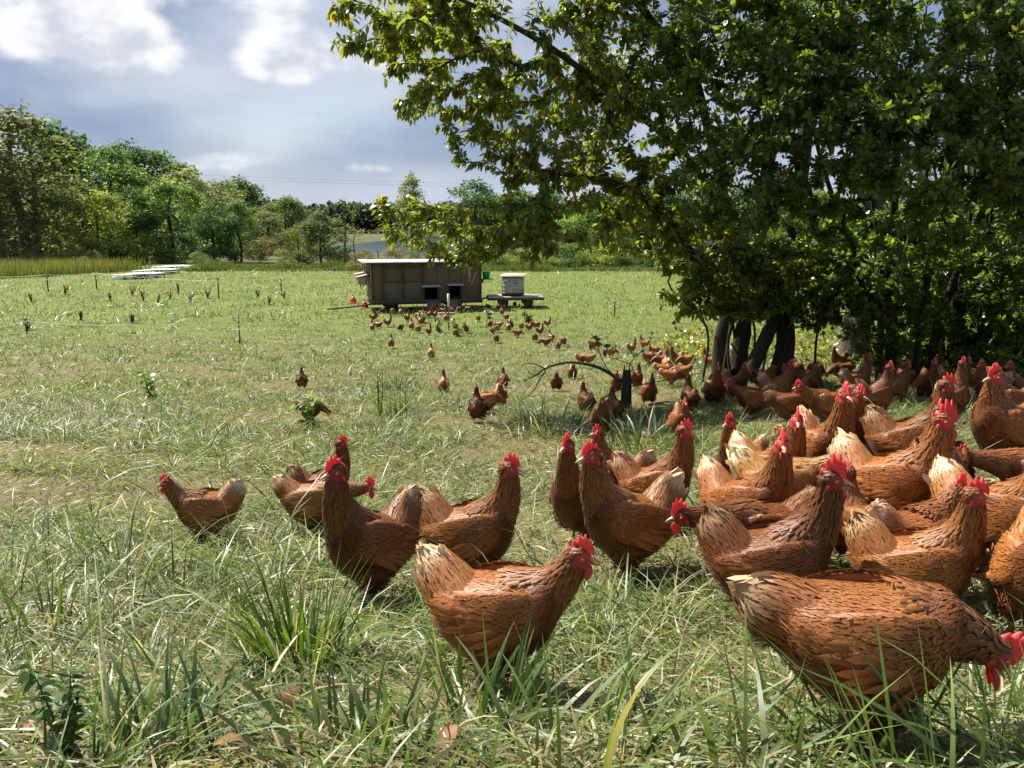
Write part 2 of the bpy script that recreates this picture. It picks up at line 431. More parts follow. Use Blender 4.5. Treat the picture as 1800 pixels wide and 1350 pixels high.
def cards(P, D, N, L, W, lift, c0, c1, r, camber=.05, shape=(.5, .42), sink=.0025, curl=0.):
    """feather or leaf shaped blades: 8 points, 8 triangles each"""
    n = len(P); L = np.broadcast_to(L, (n,))[:, None]; W = np.broadcast_to(W, (n,))[:, None]; lift = np.broadcast_to(lift, (n,))[:, None]
    D = D - N*(D*N).sum(1, keepdims=True); D /= np.maximum(np.linalg.norm(D, axis=1, keepdims=True), 1e-9)
    B = np.cross(N, D); n1, n2 = shape
    def pt(s_, b_, up): return P + D*L*s_ + B*W*b_ + N*(lift*s_*s_*L + up*W - sink + curl*s_*(1-s_)*L)
    V = np.stack([pt(0, 0, 0), pt(.42, -n1, 0), pt(.40, 0, camber), pt(.42, n1, 0), pt(.82, -n2, 0), pt(.80, 0, camber), pt(.82, n2, 0), pt(1.03, 0, 0)], 1)
    base = np.arange(n)[:, None]*8
    q = np.concatenate([base+np.array([[1, 4, 5, 2]]), base+np.array([[2, 5, 6, 3]])])
    t = np.concatenate([base+np.array([[0, 1, 2]]), base+np.array([[0, 2, 3]]), base+np.array([[4, 7, 5]]), base+np.array([[5, 7, 6]])])
    e = np.array([0, .55, .0, .55, 1., .35, 1., 1.])[None, :, None]
    C = c0[:, None]*(1-e) + c1[:, None]*e
    side = np.array([0, -1, 0, 1, -1, 0, 1, 0.])[None, :, None]*B[:, None]*.38
    global LASTN; LASTN = (N[:, None]+side+D[:, None]*.18+N[:, None]*0).reshape(-1, 3)
    return V.reshape(-1, 3), q, t, C.reshape(-1, 3)
LASTN = None
def barbs(P, D, N, L, W, lift, col):          # fine two-triangle wisps that soften the plumage
    n = len(P); L = np.broadcast_to(L, (n,))[:, None]; W = np.broadcast_to(W, (n,))[:, None]; lift = np.broadcast_to(lift, (n,))[:, None]
    D = D-N*(D*N).sum(1, keepdims=True); D /= np.maximum(np.linalg.norm(D, axis=1, keepdims=True), 1e-9); B = np.cross(N, D)
    V = np.stack([P, P+D*L*.5-B*W*.5+N*lift*L*.3, P+D*L+N*lift*L, P+D*L*.5+B*W*.5+N*lift*L*.3], 1).reshape(-1, 3)
    global LASTN; LASTN = np.repeat(N+D*.25, 4, axis=0); C = np.repeat(col, 4, axis=0).reshape(n, 4, 3); C[:, 2] *= 1.10; C[:, 0] *= .95
    return V, np.arange(n)[:, None]*4+np.array([[0, 1, 2, 3]]), np.zeros((0, 3), int), C.reshape(-1, 3)
class Cards:
    def __init__(s): s.V = []; s.q = []; s.t = []; s.C = []; s.n = 0; s.Nn = []
    def add(s, V, q, t, C):
        s.V.append(V); s.q.append(q+s.n); s.t.append(t+s.n); s.C.append(C); s.n += len(V)
    def soft(s, me):                           # shade the blades with the smooth form below them
        Nn = np.concatenate(s.Nn); Nn = Nn/np.maximum(np.linalg.norm(Nn, axis=1, keepdims=True), 1e-9)*(np.linalg.norm(Nn, axis=1, keepdims=True) > 0)
        me.normals_split_custom_set_from_vertices(Nn.astype(np.float32).tolist()); return me
    def mesh(s, name, mats, smooth=True):
        return mesh_np(name, np.concatenate(s.V), [np.concatenate(s.q), np.concatenate(s.t)], mats, np.concatenate(s.C), smooth)

def rotz(a): return np.array(Matrix.Rotation(a, 3, 'Z'))
def roty(a): return np.array(Matrix.Rotation(a, 3, 'Y'))

def make_hen(pitch=8, e0=45, e1=85, nlen=.165, nyaw=0, hyaw=0, he=0, tail=42, seed=0, detail=True, comb=1.0, stride=0.03, slim=1.0):
    r = np.random.default_rng(100+seed)
    PR = roty(-R(pitch)); hip = np.array((-.01, 0, .21))
    def bp(p): return (np.asarray(p, float)-hip) @ PR.T + hip
    sec = np.array([  # x, zc, w, t, b
        (-.172, .268, .022, .012, .020), (-.152, .258, .056, .032, .058), (-.115, .246, .084, .052, .098), (-.06, .234, .102, .064, .122),
        (-.01, .230, .108, .066, .126), (.04, .234, .105, .064, .120), (.086, .247, .089, .060, .106), (.120, .260, .062, .048, .082), (.142, .270, .024, .018, .036)])
    sec[:, 0] *= .93
    P = bp(np.stack([sec[:, 0], 0*sec[:, 0], sec[:, 1]], 1)); k = len(P)
    body = Loft(P, np.tile((0, 1, 0.), (k, 1)), np.tile(PR @ np.array((0, 0, 1.)), (k, 1)), sec[:, 2]*.90, sec[:, 3], sec[:, 4]*slim, 34, 30)
    # neck
    steps = 14; p = bp((.040, 0, .238)); pts = [p]; rad = []; 
    base_yaw = 0.
    for i in range(steps):
        f = (i+.5)/steps; el = R(e0+(e1-e0)*(f*f*(3-2*f))) ; yw = R(nyaw)*sstep(f, .2, .9)
        p = p + (nlen+.07)/steps*np.array((math.cos(el)*math.cos(yw), math.cos(el)*math.sin(yw), math.sin(el))); pts.append(p)
    pts = np.array(pts); f = np.linspace(0, 1, len(pts))
    nr = np.interp(f, [0, .2, .45, .7, .88, 1], [.074, .070, .052, .038, .030, .025])
    T = np.gradient(pts, axis=0); T /= np.linalg.norm(T, axis=1, keepdims=True)
    yawv = np.array([(-math.sin(R(nyaw)*float(sstep(q, .2, .9))), math.cos(R(nyaw)*float(sstep(q, .2, .9))), 0) for q in f])
    Uu = np.cross(T, yawv)
    nw = nr*np.interp(f, [0, .5, 1], [.98, .9, .86])
    neck = Loft(pts, yawv, -Uu, nw, nr, nr*np.interp(f, [0, .4, 1], [1.1, 1.0, 1.0]), 26, 22)
    # the section 'up' of the neck is its nape side when negative cross is used: make sure it points backwards/up
    hd = pts[-1]; hy = R(nyaw+hyaw); hel = R(he)
    X = np.array((math.cos(hel)*math.cos(hy), math.cos(hel)*math.sin(hy), math.sin(hel))); Y = np.array((-math.sin(hy), math.cos(hy), 0)); Z = np.cross(X, Y)
    HM = np.stack([X, Y, Z], 1)                              # head frame -> hen
    def hp(p): return np.asarray(p, float) @ HM.T + hd
    hs = np.array([(-.026, 0.002, .014, .012, .014), (-.018, .003, .022, .020, .022), (-.004, .005, .025, .0235, .026), (.010, .004, .0225, .021, .023), (.022, .0, .016, .014, .016), (.030, -.002, .010, .009, .010)])
    hP = hp(np.stack([hs[:, 0], 0*hs[:, 0], hs[:, 1]], 1)); kk = len(hs)
    head = Loft(hP, np.tile(Y, (kk, 1)), np.tile(Z, (kk, 1)), hs[:, 2], hs[:, 3], hs[:, 4], 14, 18)
    # tail wedge
    te = R(tail+pitch*.6); d = np.array((-math.cos(te), 0, math.sin(te))); up = np.array((math.sin(te), 0, math.cos(te)))
    t0 = bp((-.080, 0, .25)); tl = np.array([0, .034, .066, .092, .111, .123])
    tail_l = Loft(t0+d*tl[:, None], np.tile((0, 1, 0.), (6, 1)), np.tile(up, (6, 1)), [.068, .055, .039, .027, .019, .011], [.042, .042, .041, .040, .036, .026], [.076, .072, .063, .054, .046, .030], 18, 20)
    thighs = []
    for sgn in (-1, 1):
        dx = stride*sgn
        tp = np.array([(.0, sgn*.045, .185), (-.002, sgn*.052, .15), (.004+dx*.4, sgn*.050, .115), (-.012+dx*.8, sgn*.046, .085), (-.014+dx*.9, sgn*.045, .070)])
        thighs.append(Loft(tp, np.tile((0, 1, 0.), (5, 1)), np.tile((1, 0, 0.), (5, 1)), [.045, .046, .034, .018, .008], [.05, .054, .036, .018, .008], [.055, .056, .036, .018, .008], 12, 12))
    mb = MB()
    for l in (body, neck, head, tail_l, *thighs): l.add_to(mb)
    tmp = mb.build('tmp_hen', None)
    rm = tmp.modifiers.new('r', 'REMESH'); rm.mode = 'VOXEL'; rm.voxel_size = .0055 if detail else .009; rm.use_smooth_shade = True
    sm = tmp.modifiers.new('s', 'SMOOTH'); sm.factor = .5; sm.iterations = 5 if detail else 1
    dg = bpy.context.evaluated_depsgraph_get(); bme = bpy.data.meshes.new_from_object(tmp.evaluated_get(dg))
    old = tmp.data; bpy.data.objects.remove(tmp); bpy.data.meshes.remove(old)
    bme.name = 'body'; bme.materials.clear(); bme.materials.append(M_FEATHER)
    co = np.empty(len(bme.vertices)*3, np.float32); bme.vertices.foreach_get('co', co); co = co.reshape(-1, 3).astype(float)
    # colours by region
    def region(Q):
        n = len(Q); q = (Q-hip) @ PR + hip
        dn = np.linalg.norm(Q[:, None]-pts[None], axis=2); ni = dn.argmin(1); nd = dn.min(1)
        isneck = sstep(nr[ni]*1.25-nd, -.012, .012)*(f[ni] > .12)
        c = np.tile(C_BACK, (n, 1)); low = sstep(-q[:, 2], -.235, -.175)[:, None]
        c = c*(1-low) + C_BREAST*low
        rear = (sstep(-q[:, 0], -.01, .09)*sstep(-q[:, 2], -.215, -.17))[:, None]; c = c*(1-rear) + C_FLUFF*rear
        c = c*(1-isneck[:, None]) + C_NECK*isneck[:, None]
        tt = ((Q-t0) @ d); tm = (sstep(tt, .07, .14)*(q[:, 0] < -.08))[:, None]; c = c*(1-tm) + C_CREAM*tm
        return c
    bc = region(co); hq = (co-hd) @ HM
    face = sstep(.030-np.linalg.norm((hq-np.array((.012, 0, -.003)))*np.array((1., .55, 1.15)), axis=1), 0, .006)*(hq[:, 2] < .017)
    bc = bc*(1-face[:, None]) + np.array((.42, .05, .045))*face[:, None]
    a = bme.color_attributes.new('Col', 'FLOAT_COLOR', 'POINT'); c4 = np.ones((len(co), 4), np.float32); c4[:, :3] = bc; a.data.foreach_set('color', c4.ravel())
    out = {'body': bme}
    # comb: serrated plate
    def plate(top, bot, th, wob):
        V = []; F = []; n = len(top)
        for i in range(n):
            y = wob*math.sin(i*.9+seed)
            for sgn in (-1, 1): V.append((top[i][0], y+sgn*th*.35, top[i][1]))
            md = ((top[i][0]+bot[i][0])/2, (top[i][1]+bot[i][1])/2)
            for sgn in (-1, 1): V.append((md[0], y*.5+sgn*th*.8, md[1]))
            for sgn in (-1, 1): V.append((bot[i][0], sgn*th, bot[i][1]))
        for i in range(n-1):
            a, b = i*6, (i+1)*6
            F += [(a, b, b+2, a+2), (a+2, b+2, b+4, a+4), (a+1, a+3, b+3, b+1), (a+3, a+5, b+5, b+3), (a, a+1, b+1, b)]
        F += [(0, 2, 3, 1), (2, 4, 5, 3), ((n-1)*6, (n-1)*6+1, (n-1)*6+3, (n-1)*6+2), ((n-1)*6+2, (n-1)*6+3, (n-1)*6+5, (n-1)*6+4)]
        return V, F
    tops = []; bots = []; nt_ = 5
    for i in range(nt_*6+1):
        f_ = i/(nt_*6); x = .034-.062*f_
        env = .010+.026*math.sin(math.pi*min(1, f_*1.05+.06))**.8
        tooth = [0, .5, .88, 1, .88, .5][i % 6]
        tops.append((x-.004*tooth*(f_ > .4), .012+.009*math.sin(math.pi*min(f_*1.4, 1))+comb*env*(.62+.42*tooth)))
        bots.append((.034-.058*f_, .004+.012*math.sin(math.pi*min(f_*1.2+.1, 1))))
    V, F = plate(tops, bots, .0040, .003); mb = MB(); mb.add(hp(V), F); out['comb'] = mb.mesh('comb', M_SKIN, True)
    for nm, sgn in (('wattle', 1), ('wattle', -1)):
        V = []; F = []; ns, na = 6, 10
        dwn = np.array((0, 0, -1.)) if he > -30 else np.array((0, 0, -1.))
        c0 = hp((.020, sgn*.007, -.016))
        for i in range(ns+1):
            f_ = i/ns; rr = .0125*comb*math.sin(math.pi*min(.97, f_**.75*.9+.07)); 
            for j in range(na):
                an = 2*math.pi*j/na; V.append(c0+dwn*(.034*comb*f_)+X*rr*math.cos(an)+Y*(.004*math.sin(an)+sgn*.003*f_))
        for i in range(ns):
            for j in range(na): F.append((i*na+j, i*na+(j+1) % na, (i+1)*na+(j+1) % na, (i+1)*na+j))
        V += [V[0]*0+sum(V[:na])/na, sum(V[-na:])/na]; F += [(ns*na+na, (j+1) % na, j) for j in range(na)]+[(ns*na+na+1, ns*na+j, ns*na+(j+1) % na) for j in range(na)]
        mb = MB(); mb.add(V, F)
        # ear lobe of the same red skin
        lob = []; 
        mb2 = MB(); mb2.lathe([(0, -.003), (.006, -.002), (.0075, .0005), (.005, .003), (0, .0035)], 10)
        LV = np.concatenate(mb2.v); LV = np.stack([LV[:, 0]*.8, LV[:, 2]*sgn, LV[:, 1]*1.5], 1)+np.array((-.010, sgn*.0225, -.014)); mb.add(hp(LV), mb2.f4)
        out.setdefault('wattle', []).append(mb.mesh('wattle', M_SKIN, True))
    bk = np.array([(.022, -.002, .0105, .0085, .0085), (.034, -.003, .0085, .0075, .006), (.046, -.007, .005, .005, .004), (.055, -.0125, .0015, .002, .0015)])
    mb = MB(); Loft(hp(np.stack([bk[:, 0], 0*bk[:, 0], bk[:, 1]], 1)), np.tile(Y, (4, 1)), np.tile(Z, (4, 1)), bk[:, 2], bk[:, 3], bk[:, 4]*.35, 8, 10).add_to(mb)
    bk2 = np.array([(.022, -.009, .0085, .003, .005), (.034, -.0115, .006, .002, .004), (.046, -.0145, .002, .001, .002)])
    Loft(hp(np.stack([bk2[:, 0], 0*bk2[:, 0], bk2[:, 1]], 1)), np.tile(Y, (3, 1)), np.tile(Z, (3, 1)), bk2[:, 2], bk2[:, 3], bk2[:, 4], 6, 8).add_to(mb)
    out['beak'] = mb.mesh('beak', M_BEAK, True)
    for sgn in (1, -1):
        mb = MB(); prof = [(0.0001, .0048), (.0016, .0045), (.0018, .0044), (.0036, .0034), (.0047, .001), (.0047, -.003)]
        mb.lathe(prof, 12); V = np.concatenate(mb.v); V = np.stack([V[:, 0], V[:, 2]*sgn, V[:, 1]], 1)+np.array((.0085, sgn*.0198, .0045)); F = mb.f4
        mi = [1 if i < 24 else 0 for i in range(len(F))]
        out.setdefault('eye', []).append(mesh_np('eye', hp(V), np.array(F), (M_IRIS, M_PUPIL), None, True, mi))
    for sgn in (-1, 1):
        dx = stride*sgn; mb = MB(); hk = np.array((-.014+dx*.9, sgn*.045, .090)); ft = np.array((.004+dx*1.3, sgn*.045, .034))
        mb.tube([hk, (hk*.5+ft*.5)+np.array((-.003, 0, 0)), ft], [.0085, .0062, .0068], 8)
        for an, ln in ((0, .052), (32, .042), (-32, .042), (178, .024)):
            dv = np.array((math.cos(R(an)), math.sin(R(an)), 0)); mb.tube([ft, ft+dv*ln*.5+np.array((0, 0, .001)), ft+dv*ln+np.array((0, 0, -.006))], [.0058, .0046, .0018], 6)
        out.setdefault('leg', []).append(mb.mesh('leg', M_LEG, True))
    if not detail:
        return out, bc
    # ---- plumage
    pl = Cards()
    def cover(loft, sp, Ls, Ws, lift, c0, c1, keep=None, down=.15, rand=.09, u0=0, u1=1, wob=.15, flow=1., barb=0.):
        u, a_ = loft.sample(sp, r, u0, u1); Pp, Tu, Nn = loft.at(u, a_)
        ok = np.ones(len(u), bool) if keep is None else keep(Pp, u, a_, Nn)
        u, a_, Pp, Tu, Nn = u[ok], a_[ok], Pp[ok], Tu[ok], Nn[ok]; n = len(u)
        Lq = (Ls(u) if callable(Ls) else Ls)*r.uniform(.8, 1.2, n); Ltot = np.linalg.norm(np.diff(loft.P, axis=0), axis=1).sum()
        P1, _, N1 = loft.at(np.clip(u-flow*Lq*.85/Ltot, 0, 1), a_); D = P1-Pp; D /= np.maximum(np.linalg.norm(D, axis=1, keepdims=True), 1e-6)
        short = np.linalg.norm(P1-Pp, axis=1) < .2*Lq; D[short] = -flow*Tu[short]
        D = D + np.array((0, 0, -down)) + r.normal(0, wob, (n, 3)); Nn = Nn*.5 + N1*.5; Nn /= np.linalg.norm(Nn, axis=1, keepdims=True); Pp = Pp+Nn*.0042
        if barb: Pp = Pp+Nn*(r.random((n, 1))*barb)
        k0 = c0(Pp, u, a_) if callable(c0) else np.tile(c0, (n, 1)); k1 = c1(Pp, u, a_) if callable(c1) else np.tile(c1, (n, 1))
        sh = np.exp(r.normal(0, rand, (n, 1))); Wq = (Ws(u) if callable(Ws) else Ws)*r.uniform(.85, 1.15, n)
        if barb: pl.add(*barbs(Pp, D, Nn, Lq, Wq, lift*r.uniform(.2, 1.6, n), (k0*(1-(b_ := r.random((n, 1))*.8))+k1*b_)*sh)); pl.Nn.append(LASTN); return
        pl.add(*cards(Pp, D, Nn+r.normal(0, .04, (n, 3)), Lq, Wq, lift*r.uniform(.5, 1.5, n), k0*sh, k1*sh, r)); pl.Nn.append(LASTN)
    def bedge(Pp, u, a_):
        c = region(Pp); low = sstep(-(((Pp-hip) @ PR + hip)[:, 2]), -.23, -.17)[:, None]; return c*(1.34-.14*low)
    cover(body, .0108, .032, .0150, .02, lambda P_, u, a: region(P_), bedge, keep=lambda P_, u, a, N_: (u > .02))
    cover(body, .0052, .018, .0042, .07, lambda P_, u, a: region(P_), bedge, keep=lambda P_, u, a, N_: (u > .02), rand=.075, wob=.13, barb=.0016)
    # soft loose fluff under the tail and on the belly
    cover(body, .0062, .024, .0040, .28, lambda P_, u, a: region(P_), lambda P_, u, a: region(P_)*1.25+.01, keep=lambda P_, u, a, N_: (np.sin(a) < .0) & (u < .62), rand=.08, wob=.35, barb=.006)
    cover(neck, .0085, lambda u: .040-.016*u, lambda u: .0105-.0035*u, .10, lambda P_, u, a: np.tile(C_NECK, (len(u), 1))*(1.0+.25*u[:, None]), lambda P_, u, a: C_NECKE*(1.15-.35*np.clip(u, 0, 1)[:, None]), u0=.13, u1=.97, wob=.06)
    cover(head, .007, .013, .006, .1, C_NECK*1.1, C_NECKE*.7, keep=lambda P_, u, a, N_: ((np.linalg.norm(((P_-hd) @ HM-np.array((.012, 0, -.003)))*np.array((1., .55, 1.15)), axis=1) > .030) | (((P_-hd) @ HM)[:, 2] > .017)) & (((P_-hd) @ HM)[:, 0] < .018), u0=.05, u1=.8)
    for th in thighs: cover(th, .0065, .020, .0040, .3, lambda P_, u, a: region(P_)*.95, lambda P_, u, a: region(P_)*1.25, down=.9, u0=.1, u1=.9, barb=.004)
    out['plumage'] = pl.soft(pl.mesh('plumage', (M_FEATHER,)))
    # tail feathers: coverts then long quills
    pl = Cards()
    def tcol(P_, u, a): 
        m_ = sstep(u, .40, .88)[:, None]; return C_TAIL*(1-m_)+C_CREAM*m_
    cover(tail_l, .0062, .028, .0045, .10, tcol, lambda P_, u, a: tcol(P_, u, a)*1.15+.02, u0=0, u1=.97, rand=.10, down=-.02, wob=.10, flow=-1., barb=.004)
    cover(tail_l, .0125, lambda u: .040+.02*u, lambda u: .015+.001*u, .02, tcol, lambda P_, u, a: tcol(P_, u, a)*1.15+.02, u0=0, u1=.90, rand=.07, down=-.02, wob=.10, flow=-1.)
    nq = 16; fq = np.linspace(-1, 1, nq)[r.permutation(nq)]; bq = t0+d*.078+np.where(fq[:, None] > 0, up*.034*fq[:, None], up*.044*fq[:, None])+np.stack([0*fq, r.uniform(-.018, .018, nq), 0*fq], 1)
    dq = d+up*(fq*.10)[:, None]+r.normal(0, .02, (nq, 3)); nn = np.stack([0*fq, np.where(r.random(nq) < .5, -1., 1.), 0*fq], 1)
    tq = np.exp(r.normal(0, .07, (nq, 1))); pl.add(*cards(bq, dq, nn, .056*r.uniform(.9, 1.05, nq), .018, .0, C_CREAM*tq*.9, C_CREAM*tq*1.05, r, shape=(.5, .5))); pl.Nn.append(LASTN)
    out['tail_feathers'] = pl.soft(pl.mesh('tail_feathers', (M_FEATHER,)))
    # wings
    ws = np.array([(.098, .247, .066, .022), (.07, .246, .086, .046), (.02, .243, .1005, .058), (-.03, .244, .099, .054), (-.08, .250, .086, .040), (-.125, .258, .066, .024), (-.158, .264, .048, .008)])
    for sgn in (1, -1):
        wp = bp(np.stack([ws[:, 0]*.93, sgn*ws[:, 2]*.90, ws[:, 1]], 1))
        lf = Loft(wp, np.tile((0, 1, 0.), (7, 1)), np.tile(PR @ np.array((0, sgn*-.22, 1.)), (7, 1)), [.008, .012, .013, .012, .010, .008, .004], ws[:, 3], ws[:, 3]*1.05, 24, 20)
        mb = MB(); lf.add_to(mb); Vb = np.concatenate(mb.v); q4 = np.array(mb.f4); q3 = np.array(mb.f3)
        pl = Cards(); pl.V.append(Vb); pl.q.append(q4); pl.t.append(q3); pl.C.append(np.tile(C_BACK*.9, (len(Vb), 1))); pl.n = len(Vb); pl.Nn.append(np.zeros((len(Vb), 3)))
        outer = lambda P_, u, a, N_: N_[:, 1]*sgn > .05
        def wc(P_, u, a):
            m_ = sstep(u, .45, .8)[:, None]; return C_BACK*(1.06-.18*m_)
        def place(u, a_, Lq, Wq, lf_, rnd, dirmix):
            Pp, Tu, Nn = lf.at(u, a_); n = len(u); D = Tu*1.0 + np.array((0, 0, dirmix)) + r.normal(0, .07, (n, 3))
            sh = np.exp(r.normal(0, rnd, (n, 1))); pl.add(*cards(Pp, D, Nn+r.normal(0, .06, (n, 3)), Lq*r.uniform(.85, 1.15, n), Wq, lf_*r.uniform(.4, 1.6, n), wc(Pp, u, a_)*sh, (wc(Pp, u, a_)*1.36)*sh, r)); pl.Nn.append(LASTN)
        # flight feathers fan along the lower rear edge, coverts lie over them
        na = 16; u = np.linspace(.18, .62, na); a_ = (-.35 if sgn > 0 else math.pi+.35)+np.linspace(-.5, .3, na)*sgn; place(u, a_, .098, .015, .02, .10, .02)
        na = 14; u = np.linspace(.22, .6, na); a_ = (-.05 if sgn > 0 else math.pi+.05)+np.linspace(-.5, .4, na)*sgn; place(u, a_, .072, .015, .03, .10, .02)
        u, a_ = lf.sample(.0112, r, .0, .72); Pp, Tu, Nn = lf.at(u, a_); ok = Nn[:, 1]*sgn > -.02; place(u[ok], a_[ok], .031+.014*u[ok], .0155, .02, .10, -.03)
        u, a_ = lf.sample(.0054, r, .0, .70); Pp, Tu, Nn = lf.at(u, a_); ok = Nn[:, 1]*sgn > -.02; u, a_, Pp, Tu, Nn = u[ok], a_[ok], Pp[ok], Tu[ok], Nn[ok]; n = len(u); kc = wc(Pp, u, a_)*np.exp(r.normal(.06, .085, (n, 1)))
        pl.add(*barbs(Pp+Nn*(.0035+.0016*r.random((n, 1))), Tu+np.array((0, 0, -.03))+r.normal(0, .14, (n, 3)), Nn, .019*r.uniform(.7, 1.3, n), .0042, .05*r.uniform(.2, 1.5, n), kc)); pl.Nn.append(LASTN)
        out.setdefault('wing', []).append(pl.soft(pl.mesh('wing', (M_FEATHER,))))
    return out, None
# ------------------------------------------------------------------ trees
def leaf_cards(P, D, N, L, W, col, droop, r):
    n = len(P); L = np.broadcast_to(L, (n,))[:, None]; W = np.broadcast_to(W, (n,))[:, None]
    D = D/np.maximum(np.linalg.norm(D, axis=1, keepdims=True), 1e-9)
    N = N-D*(N*D).sum(1, keepdims=True); N = N/np.maximum(np.linalg.norm(N, axis=1, keepdims=True), 1e-9); B = np.cross(N, D)
    fold = .12
    def pt(s, b): return P+D*L*s+B*W*b+N*(abs(b)*W*fold*2-droop*s*s*L)
    V = np.stack([pt(0, 0), pt(.33, -.46), pt(.33, .46), pt(.70, -.38), pt(.70, .38), pt(1.0, 0)], 1).reshape(-1, 3)
    b = np.arange(n)[:, None]*6
    q = b+np.array([[1, 3, 4, 2]]); t = np.concatenate([b+np.array([[0, 1, 2]]), b+np.array([[3, 5, 4]])])
    return V, q, t, np.repeat(col, 6, axis=0)

def rhomb_cards(P, D, N, L, W, col):
    n = len(P); L = np.broadcast_to(L, (n,))[:, None]; W = np.broadcast_to(W, (n,))[:, None]
    D = D/np.maximum(np.linalg.norm(D, axis=1, keepdims=True), 1e-9); N = N-D*(N*D).sum(1, keepdims=True); N = N/np.maximum(np.linalg.norm(N, axis=1, keepdims=True), 1e-9); B = np.cross(N, D)
    V = np.stack([P, P+D*L*.45-B*W*.5, P+D*L, P+D*L*.55+B*W*.5], 1).reshape(-1, 3)
    return V, np.arange(n)[:, None]*4+np.array([[0, 1, 2, 3]]), np.zeros((0, 3), int), np.repeat(col, 4, axis=0)
def bark_mat(name, c0, c1):
    t = NT(name); v = t.scaled(t.coord('Object'), (1, 1, .22)); n = t.noise(14, 6, .65, v); n2 = t.noise(2, 3, .5)
    c = t.mix(n, c0, c1); c = t.mix(t.math('MULTIPLY', n2, .4), c, (.09, .11, .05))
    return t.done(t.principled(c, .85, .2, t.bump(n, .9, .03)))
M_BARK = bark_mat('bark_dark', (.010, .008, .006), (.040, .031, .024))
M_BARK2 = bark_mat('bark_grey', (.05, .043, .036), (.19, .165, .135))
M_LEAF = mat_leaf('leaf_near', .54, .36, .55, boost=(1.7, 1.75, .55))
M_FARLEAF = mat_leaf('leaf_far', .42, .6, .25, boost=(1.4, 1.5, .6))

class Skeleton:
    def __init__(s): s.pos = []; s.par = []; s.spec = []; s.trunk = []
    def chain(s, pts, radii=None, parent=-1, trunk=False, step=.16):
        pts = np.asarray(pts, float); seg = np.linalg.norm(np.diff(pts, axis=0), axis=1); Lc = np.concatenate(([0], np.cumsum(seg)))
        n = max(2, int(Lc[-1]/step)+1); q = np.linspace(0, Lc[-1], n); x = Lc/Lc[-1]
        P = np.stack([Loft.cr(x, pts[:, i], q/Lc[-1]) for i in range(3)], 1) if len(pts) > 2 else np.stack([np.interp(q, Lc, pts[:, i]) for i in range(3)], 1)
        rr = np.interp(q, Lc, radii) if radii is not None else np.zeros(n)
        last = parent
        for i in range(n):
            if i == 0 and parent >= 0: continue
            s.pos.append(P[i]); s.par.append(last); s.spec.append(rr[i]); s.trunk.append(trunk); last = len(s.pos)-1
        return last
    def grow(s, tips, r, step=.15, droop=.1, r_tip=.0028, up=.3):
        base = np.array(s.pos); tips = np.asarray(tips)
        dmin = np.array([np.linalg.norm(base-t, axis=1).min() for t in tips]); order = np.argsort(dmin)
        buf = np.zeros((len(s.pos)+len(tips)*60, 3)); buf[:len(base)] = base; s.tips = []
        for k in order:
            t = tips[k]; n = len(s.pos); dv = t-buf[:n]; d = np.linalg.norm(dv, axis=1)
            cost = d*(1+.5*np.clip(-dv[:, 2]/np.maximum(d, 1e-6), 0, 1))
            i = int(cost.argmin()); a = buf[i]; D = d[i]
            if D < .03: continue
            pdir = a-buf[s.par[i]] if s.par[i] >= 0 else np.array((0, 0, 1.)); pdir = pdir/max(np.linalg.norm(pdir), 1e-6)
            ctrl = a+(pdir*.35+np.array((0, 0, up)))*D*.5+(t-a)*.25
            m_ = max(2, int(D/step)+1); f = np.linspace(0, 1, m_+1)[1:, None]
            path = (1-f)**2*a+2*f*(1-f)*ctrl+f*f*t+r.normal(0, .012, (m_, 3))*np.minimum(1, D)
            last = i
            for p in path:
                buf[len(s.pos)] = p; s.pos.append(p); s.par.append(last); s.spec.append(0); s.trunk.append(False); last = len(s.pos)-1
            s.tips.append(last)
        return s
    def radii(s, r_tip=.0035, e=2.3):
        n = len(s.pos); acc = np.zeros(n); kids = np.zeros(n, int)
        for i in range(n-1, -1, -1):
            if kids[i] == 0: acc[i] = r_tip**e
            if s.par[i] >= 0: acc[s.par[i]] += acc[i]+(r_tip*.25)**e; kids[s.par[i]] += 1
        s.rad = np.maximum(acc**(1/e), np.array(s.spec)); return s
    def tubes(s, want_trunk=None):
        n = len(s.pos); ch = [[] for _ in range(n)]
        for i in range(n):
            if s.par[i] >= 0: ch[s.par[i]].append(i)
        main = [max(c, key=lambda q: (s.trunk[q], s.rad[q])) if c else -1 for c in ch]
        mb = MB(); starts = [i for i in range(n) if s.par[i] < 0]+[c for i in range(n) for c in ch[i] if c != main[i]]
        for st in starts:
            path = [st]; 
            while main[path[-1]] >= 0: path.append(main[path[-1]])
            P = [s.pos[i] for i in path]; rr = [s.rad[i] for i in path]
            if s.par[st] >= 0: P = [s.pos[s.par[st]]]+P; rr = [min(s.rad[s.par[st]], rr[0]*1.15)]+rr
            if len(P) < 2: continue
            mx = max(rr); mb.tube(P, rr, 18 if mx > .08 else 7 if mx > .03 else 5 if mx > .012 else 3, caps=mx > .03, lump=.11 if mx > .08 else 0)
        return mb
    def leaf_sites(s, r, per, reach, step=.15):
        P = []; D = []
        pos = np.array(s.pos)
        k = int(reach/step)+1
        for tip in s.tips:
            path = [tip]
            while len(path) <= k and s.par[path[-1]] >= 0 and not s.trunk[path[-1]]: path.append(s.par[path[-1]])
            pp = pos[path]; 
            if len(pp) < 2: continue
            f = r.random(per)**1.1*(len(pp)-1); i = np.minimum(f.astype(int), len(pp)-2); g = (f-i)[:, None]
            P.append(pp[i]*(1-g)+pp[i+1]*g); dv = pp[i]-pp[i+1]; D.append(dv/np.maximum(np.linalg.norm(dv, axis=1, keepdims=True), 1e-6))
        return np.concatenate(P), np.concatenate(D)

